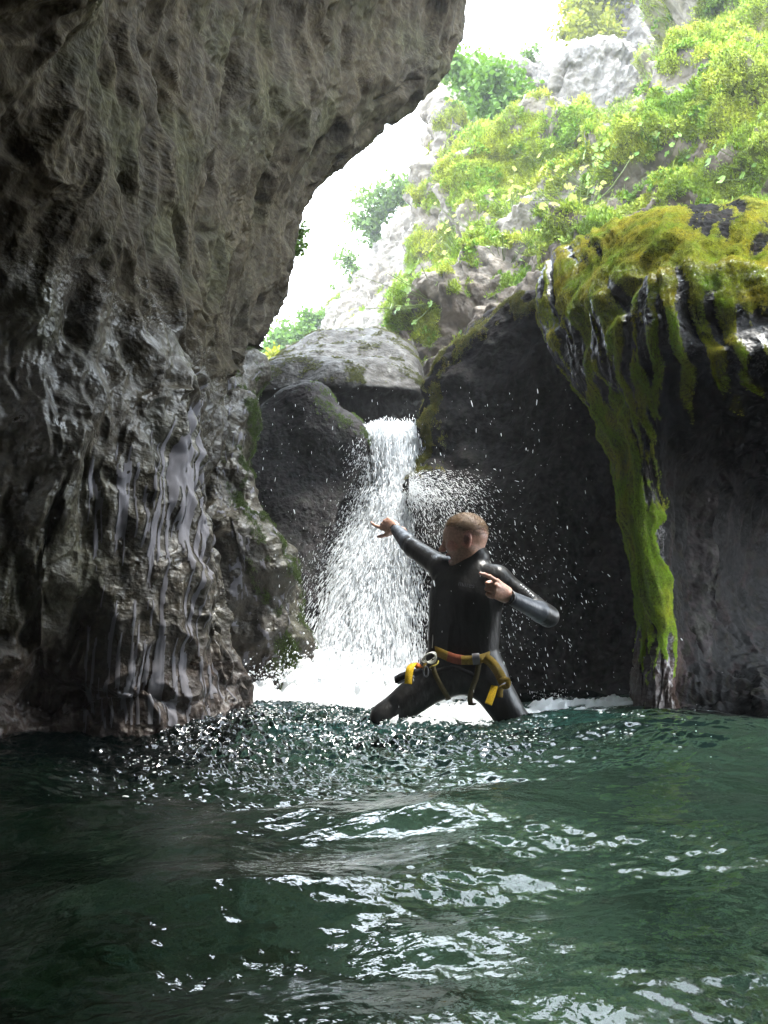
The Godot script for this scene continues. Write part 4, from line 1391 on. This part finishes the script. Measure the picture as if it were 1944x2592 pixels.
func leafy_plant(label: String, px: float, py: float, spread: float, count: int, size: float, s: int) -> void:
	var d: Dictionary = surf["cliff"]
	var k := seen_at("cliff", px, py)
	var at: Vector3 = d.p[k]
	var nn: Vector3 = d.n[k]
	var root := Node3D.new()
	root.name = "leafy_plant"
	add_child(root, true)
	root.position = at
	tag(root, label, "plant", "broad leaved plants on the cliff")
	var r := RandomNumberGenerator.new()
	r.seed = s
	var out := (nn + Vector3(0, 0.5, 0)).normalized()
	var sv := PackedVector3Array()
	var sn := PackedVector3Array()
	var si := PackedInt32Array()
	for c in count:
		var off := Vector3(r.randfn(), r.randfn() * 0.75, r.randfn() * 0.5) * spread * 0.5
		var tip := off + out * (0.12 + 0.16 * r.randf())
		add_tube(sv, sn, si, [-out * 0.12, off * 0.6 + out * 0.03, tip], [0.006, 0.005, 0.004], 4, 2)
		var y := (Vector3(r.randfn() * 0.35, 0.55, r.randfn() * 0.3) + nn * 0.75).normalized()
		var x := y.cross(Vector3(r.randfn(), r.randfn(), r.randfn())).normalized()
		var l := size * r.randf_range(0.65, 1.25)
		l *= 0.72
		var leaf := part("leaf", mat.leaf_mesh[r.randi() % 4], mat.leaf[r.randi() % 3], root)
		leaf.transform = Transform3D(Basis(x * l, y * l, x.cross(y) * l), tip)
	part("stem", mesh_of(sv, sn, PackedColorArray(), si), mat.stem, root)

func tree(called: String, label: String, group: String, base: Vector3, lobes: Array, leaves: int, size: float, material: Material, s: int, bare := 0) -> void:
	# lobes: [centre, radius] of the clumps of leaves; a limb runs from the base to each
	var root := Node3D.new()
	root.name = called
	add_child(root, true)
	root.position = base
	tag(root, label, "tree" if called.contains("tree") else "bush", group)
	var r := RandomNumberGenerator.new()
	r.seed = s
	var tv := PackedVector3Array()
	var tn := PackedVector3Array()
	var ti := PackedInt32Array()
	var lv := PackedVector3Array()
	var ln := PackedVector3Array()
	var lc := PackedColorArray()
	var li := PackedInt32Array()
	var total := 0.0
	for b in lobes: total += pow(b[1], 2.0)
	for b in lobes:
		var c: Vector3 = b[0] - base
		var rad: float = b[1]
		var thick := clampf(c.length() * 0.016, 0.012, 0.06)
		var bend := Vector3(r.randfn(), r.randfn(), r.randfn()) * c.length() * 0.06
		add_tube(tv, tn, ti, [Vector3(0, -0.15, 0), c * 0.35 + bend, c * 0.75 - bend * 0.4, c], [thick, thick * 0.75, thick * 0.5, thick * 0.25], 6, 4)
		var twigs := []
		for k in 9 + bare:
			var e := c + Vector3(r.randfn(), r.randfn(), r.randfn()).normalized() * rad * r.randf_range(0.6, 1.0)
			var from := c * r.randf_range(0.55, 1.0)
			add_tube(tv, tn, ti, [from, from.lerp(e, 0.5) + Vector3(r.randfn(), r.randfn(), r.randfn()) * rad * 0.08, e], [thick * 0.28, thick * 0.2, thick * 0.08], 4, 2)
			twigs.append([from, e])
		var n_here := int(leaves * rad * rad / total)
		for k in n_here:
			var w: Array = twigs[r.randi() % twigs.size()]
			var q: Vector3 = (w[0] as Vector3).lerp(w[1], sqrt(r.randf())) + Vector3(r.randfn(), r.randfn(), r.randfn()) * rad * 0.17
			var dir := Vector3(r.randfn(), r.randfn() - 0.3, r.randfn()).normalized()
			var side := dir.cross(Vector3(r.randfn(), r.randfn(), r.randfn())).normalized()
			var l := size * r.randf_range(0.6, 1.3)
			var nn := side.cross(dir).normalized()
			var i0 := lv.size()
			var tone := r.randf_range(0.7, 1.3)
			for x in [q, q + dir * l * 0.5 + side * l * 0.32, q + dir * l, q + dir * l * 0.5 - side * l * 0.32]:
				lv.append(x)
				ln.append(nn)
				lc.append(Color(tone, tone, tone))
			for x in [0, 1, 2, 0, 2, 3]: li.append(i0 + x)
	part("trunk", mesh_of(tv, tn, PackedColorArray(), ti), mat.bark, root)
	if li.size():
		part("crown", mesh_of(lv, PackedVector3Array(), lc, li), material, root)

func build_plants() -> void:
	mat.bark = plain(Color(0.06, 0.05, 0.04), 0.9, 0.2)
	mat.stem = plain(Color(0.09, 0.12, 0.03), 0.7, 0.3)
	mat.leaf = [leaf_material(Color(0.10, 0.21, 0.022)), leaf_material(Color(0.13, 0.24, 0.028)), leaf_material(Color(0.08, 0.17, 0.02))]
	mat.leaf_mesh = [round_leaf(1), round_leaf(2), round_leaf(3), round_leaf(4)]
	var tuft := leaf_clump(16, 3, 0.5, 0.14)
	var clump := leaf_clump(22, 4, 0.7, 0.36)
	var mossy := leaf_material(Color(1, 1, 1), 0.3)
	# moss on the overhang
	grow("moss", "golden and green moss on the rock overhang and its pillar", "moss", "rock_overhang", 200000, tuft, mossy,
		func(p: Vector3, _n: Vector3, u: float, v: float) -> float: return moss_amount(p, u, v),
		Vector2(0.004, 0.010), func(p: Vector3, u: float, v: float, k: float) -> Color:
			var g := clampf(n_mid.get_noise_3d(p.x * 1.4, p.y * 1.4, p.z * 1.4) * 0.9 + 0.5 + 1.5 * (0.30 - v), 0, 1)
			return Color(0.26, 0.40, 0.025).lerp(Color(0.48, 0.43, 0.035), g) * (0.6 + 0.8 * k), 0.6, 61)
	grow("moss", "green moss on the edge of the dark hollow", "moss", "rock_wall_back", 9000, tuft, mossy,
		func(p: Vector3, _n: Vector3, u: float, v: float) -> float:
			var e := 1.0 - smoothstep(0.02, 0.10, absf(v - 0.143)) if u > 0.12 and u < 0.62 else 0.0
			var f := (1.0 - smoothstep(0.0, 0.10, absf(u - 0.20 - 0.05 * sin(v * 14.0)))) * smoothstep(0.1, 0.2, v) * (1.0 - smoothstep(0.36, 0.42, v))
			return maxf(e, f) * smoothstep(0.05, 0.3, n_mid.get_noise_3d(p.x * 1.6, p.y, p.z * 1.6) + 0.08),
		Vector2(0.012, 0.028), func(_p: Vector3, _u: float, _v: float, k: float) -> Color: return Color(0.11, 0.15, 0.02).lerp(Color(0.2, 0.17, 0.03), k) * (0.7 + 0.6 * k), 0.6, 62)
	grow("moss", "patchy green moss on the slanting rib behind the left wall", "moss", "rock_rib", 9000, tuft, mossy,
		func(p: Vector3, _n: Vector3, u: float, v: float) -> float: return smoothstep(0.35, 0.6, u) * smoothstep(0.08, 0.3, n_mid.get_noise_3d(p.x * 2, p.y, p.z * 2)),
		Vector2(0.010, 0.022), func(_p: Vector3, _u: float, _v: float, k: float) -> Color: return Color(0.07, 0.11, 0.02) * (0.6 + 0.8 * k), 0.4, 63)
	grow("moss", "thin olive moss on the top of the wedged boulder", "moss", "boulder", 6000, tuft, mossy,
		func(p: Vector3, n: Vector3, _u: float, _v: float) -> float: return smoothstep(0.25, 0.6, n.y) * smoothstep(0.05, 0.35, n_mid.get_noise_3d(p.x * 1.3, p.y, p.z * 1.3)),
		Vector2(0.012, 0.026), func(_p: Vector3, _u: float, _v: float, k: float) -> Color: return Color(0.12, 0.13, 0.03) * (0.6 + 0.8 * k), 0.0, 64)
	grow("moss", "green moss on the upper edge of the dark rock step", "moss", "rock_step", 1300, tuft, mossy,
		func(p: Vector3, _n: Vector3, u: float, v: float) -> float: return (1.0 - smoothstep(0.02, 0.07, absf(v - 0.17))) * smoothstep(0.38, 0.46, u) * smoothstep(-0.05, 0.2, n_mid.get_noise_3d(p.x * 2, p.y, p.z * 2)),
		Vector2(0.010, 0.020), func(_p: Vector3, _u: float, _v: float, k: float) -> Color: return Color(0.10, 0.16, 0.02) * (0.6 + 0.8 * k), 0.4, 67)
	# green cover of the cliff
	grow("cliff_moss", "yellow green moss and hanging grass covering the cliff", "moss", "cliff", 150000, tuft, mossy, cliff_green,
		Vector2(0.025, 0.075), func(p: Vector3, _u: float, _v: float, k: float) -> Color:
			var g := clampf(n_mid.get_noise_3d(p.x * 0.5, p.y * 0.5, p.z * 0.5) + 0.5, 0, 1)
			return Color(0.15, 0.26, 0.015).lerp(Color(0.30, 0.33, 0.025), g) * (0.6 + 0.8 * k), 0.9, 65)
	grow("cliff_herbs", "small bright green herbs scattered over the cliff", "herbs", "cliff", 5000, clump, mossy,
		func(p: Vector3, n: Vector3, u: float, v: float) -> float: return cliff_green(p, n, u, v) * smoothstep(0.12, 0.35, n_mid.get_noise_3d(p.x * 0.55 + 20, p.y * 0.8, p.z * 0.55)),
		Vector2(0.04, 0.09), func(_p: Vector3, _u: float, _v: float, k: float) -> Color: return Color(0.11, 0.24, 0.015).lerp(Color(0.20, 0.33, 0.03), k), 0.0, 66)
	# plants with broad round leaves
	var spots := [
		["largest clump of broad round leaves, just above the mossy overhang", 1500, 490, 0.75, 40, 0.060], ["round leaves hanging at the left end of the largest clump", 1462, 535, 0.5, 28, 0.058],
		["broad leaves climbing up from the largest clump", 1560, 440, 0.55, 26, 0.052], ["bright round leaves in the middle of the curved green ledge", 1300, 545, 0.6, 26, 0.05],
		["round leaves at the right end of the curved green ledge", 1370, 535, 0.45, 18, 0.05], ["round leaves where the curved green ledge bends down", 1205, 575, 0.5, 22, 0.05],
		["small leafy clump below the bend of the green ledge", 1150, 640, 0.5, 20, 0.05], ["leafy clump hanging lowest beside the pale cliff", 1085, 760, 0.6, 24, 0.055],
		["leaves beside bare rock under the curved ledge", 1170, 690, 0.4, 16, 0.05], ["round leaves in the green above the rock window at right", 1690, 405, 0.5, 20, 0.05],
		["leafy clump at the right edge above the overhang", 1905, 425, 0.45, 18, 0.055], ["small leafy clump high on the right cliff", 1640, 330, 0.45, 16, 0.05],
		["sparse leaves below the bare rock patch in mid cliff", 1290, 660, 0.35, 12, 0.045]]
	var k := 0
	for q in spots:
		leafy_plant(q[0], q[1], q[2], q[3], q[4], q[5], 200 + k)
		k += 1
	stage("leafy plants")
	# trees and bushes
	var fresh := leaf_material(Color(0.11, 0.22, 0.035), 0.8)
	var gold := leaf_material(Color(0.24, 0.27, 0.015), 0.9)
	var soft := leaf_material(Color(0.13, 0.23, 0.05), 0.8)
	tree("slanting_tree", "light green tree leaning out from the cliff before the pale pinnacle", "trees on the rim", P(1380, 345, 12.2),
		[[P(1190, 200, 12.0), 0.55], [P(1150, 175, 12.1), 0.5], [P(1240, 230, 11.9), 0.6], [P(1300, 255, 12.0), 0.45], [P(1215, 265, 11.8), 0.45], [P(1280, 200, 12.1), 0.4]], 5200, 0.11, fresh, 301)
	tree("rim_tree", "yellow green sunlit tree at the top edge above the rim", "trees on the rim", P(1570, 130, 15.5),
		[[P(1500, 40, 15.2), 0.75], [P(1450, 85, 15.0), 0.5], [P(1540, -30, 15.4), 0.9], [P(1470, -60, 15.4), 0.8], [P(1530, 90, 15.0), 0.45]], 7000, 0.13, gold, 302)
	tree("rim_bush", "round green bush on the skyline of the pale cliff", "bushes on the skyline", P(1010, 560, 19.5),
		[[P(960, 500, 19.4), 0.75], [P(925, 560, 19.6), 0.6], [P(1020, 470, 19.2), 0.6], [P(935, 600, 19.7), 0.4]], 4200, 0.13, soft, 303)
	tree("rim_bush", "small thin bush with bare twigs below the round bush", "bushes on the skyline", P(905, 680, 20.5), [[P(875, 655, 20.4), 0.45], [P(890, 690, 20.4), 0.35]], 900, 0.11, soft, 304, 8)
	tree("rim_bush", "nearly bare shrub on the low skyline of the pale cliff", "bushes on the skyline", P(855, 745, 21.5), [[P(842, 715, 21.5), 0.4]], 120, 0.10, soft, 305, 14)
	tree("rim_bush", "bright bush in the gap left of the boulder", "bushes on the skyline", P(760, 930, 19.0), [[P(740, 870, 18.8), 0.8], [P(780, 830, 19.2), 0.6], [P(700, 905, 18.6), 0.6]], 5200, 0.13, fresh, 306)
	tree("rim_bush", "yellow green bush at the foot of the left wall edge", "bushes on the skyline", P(670, 970, 14.0), [[P(680, 930, 14.0), 0.42], [P(650, 960, 13.8), 0.4]], 3000, 0.09, gold, 307)
	tree("rim_bush", "small tuft of leaves on the left wall edge against the sky", "bushes on the skyline", P(735, 625, 7.1), [[P(760, 595, 7.0), 0.12], [P(752, 630, 7.0), 0.12]], 420, 0.05, soft, 308)
	tree("rim_bush", "low grey green shrub on top of the first pinnacle", "bushes on the skyline", P(1330, 160, 15.0), [[P(1345, 135, 15.0), 0.3]], 500, 0.08, soft, 309, 4)
	stage("trees")
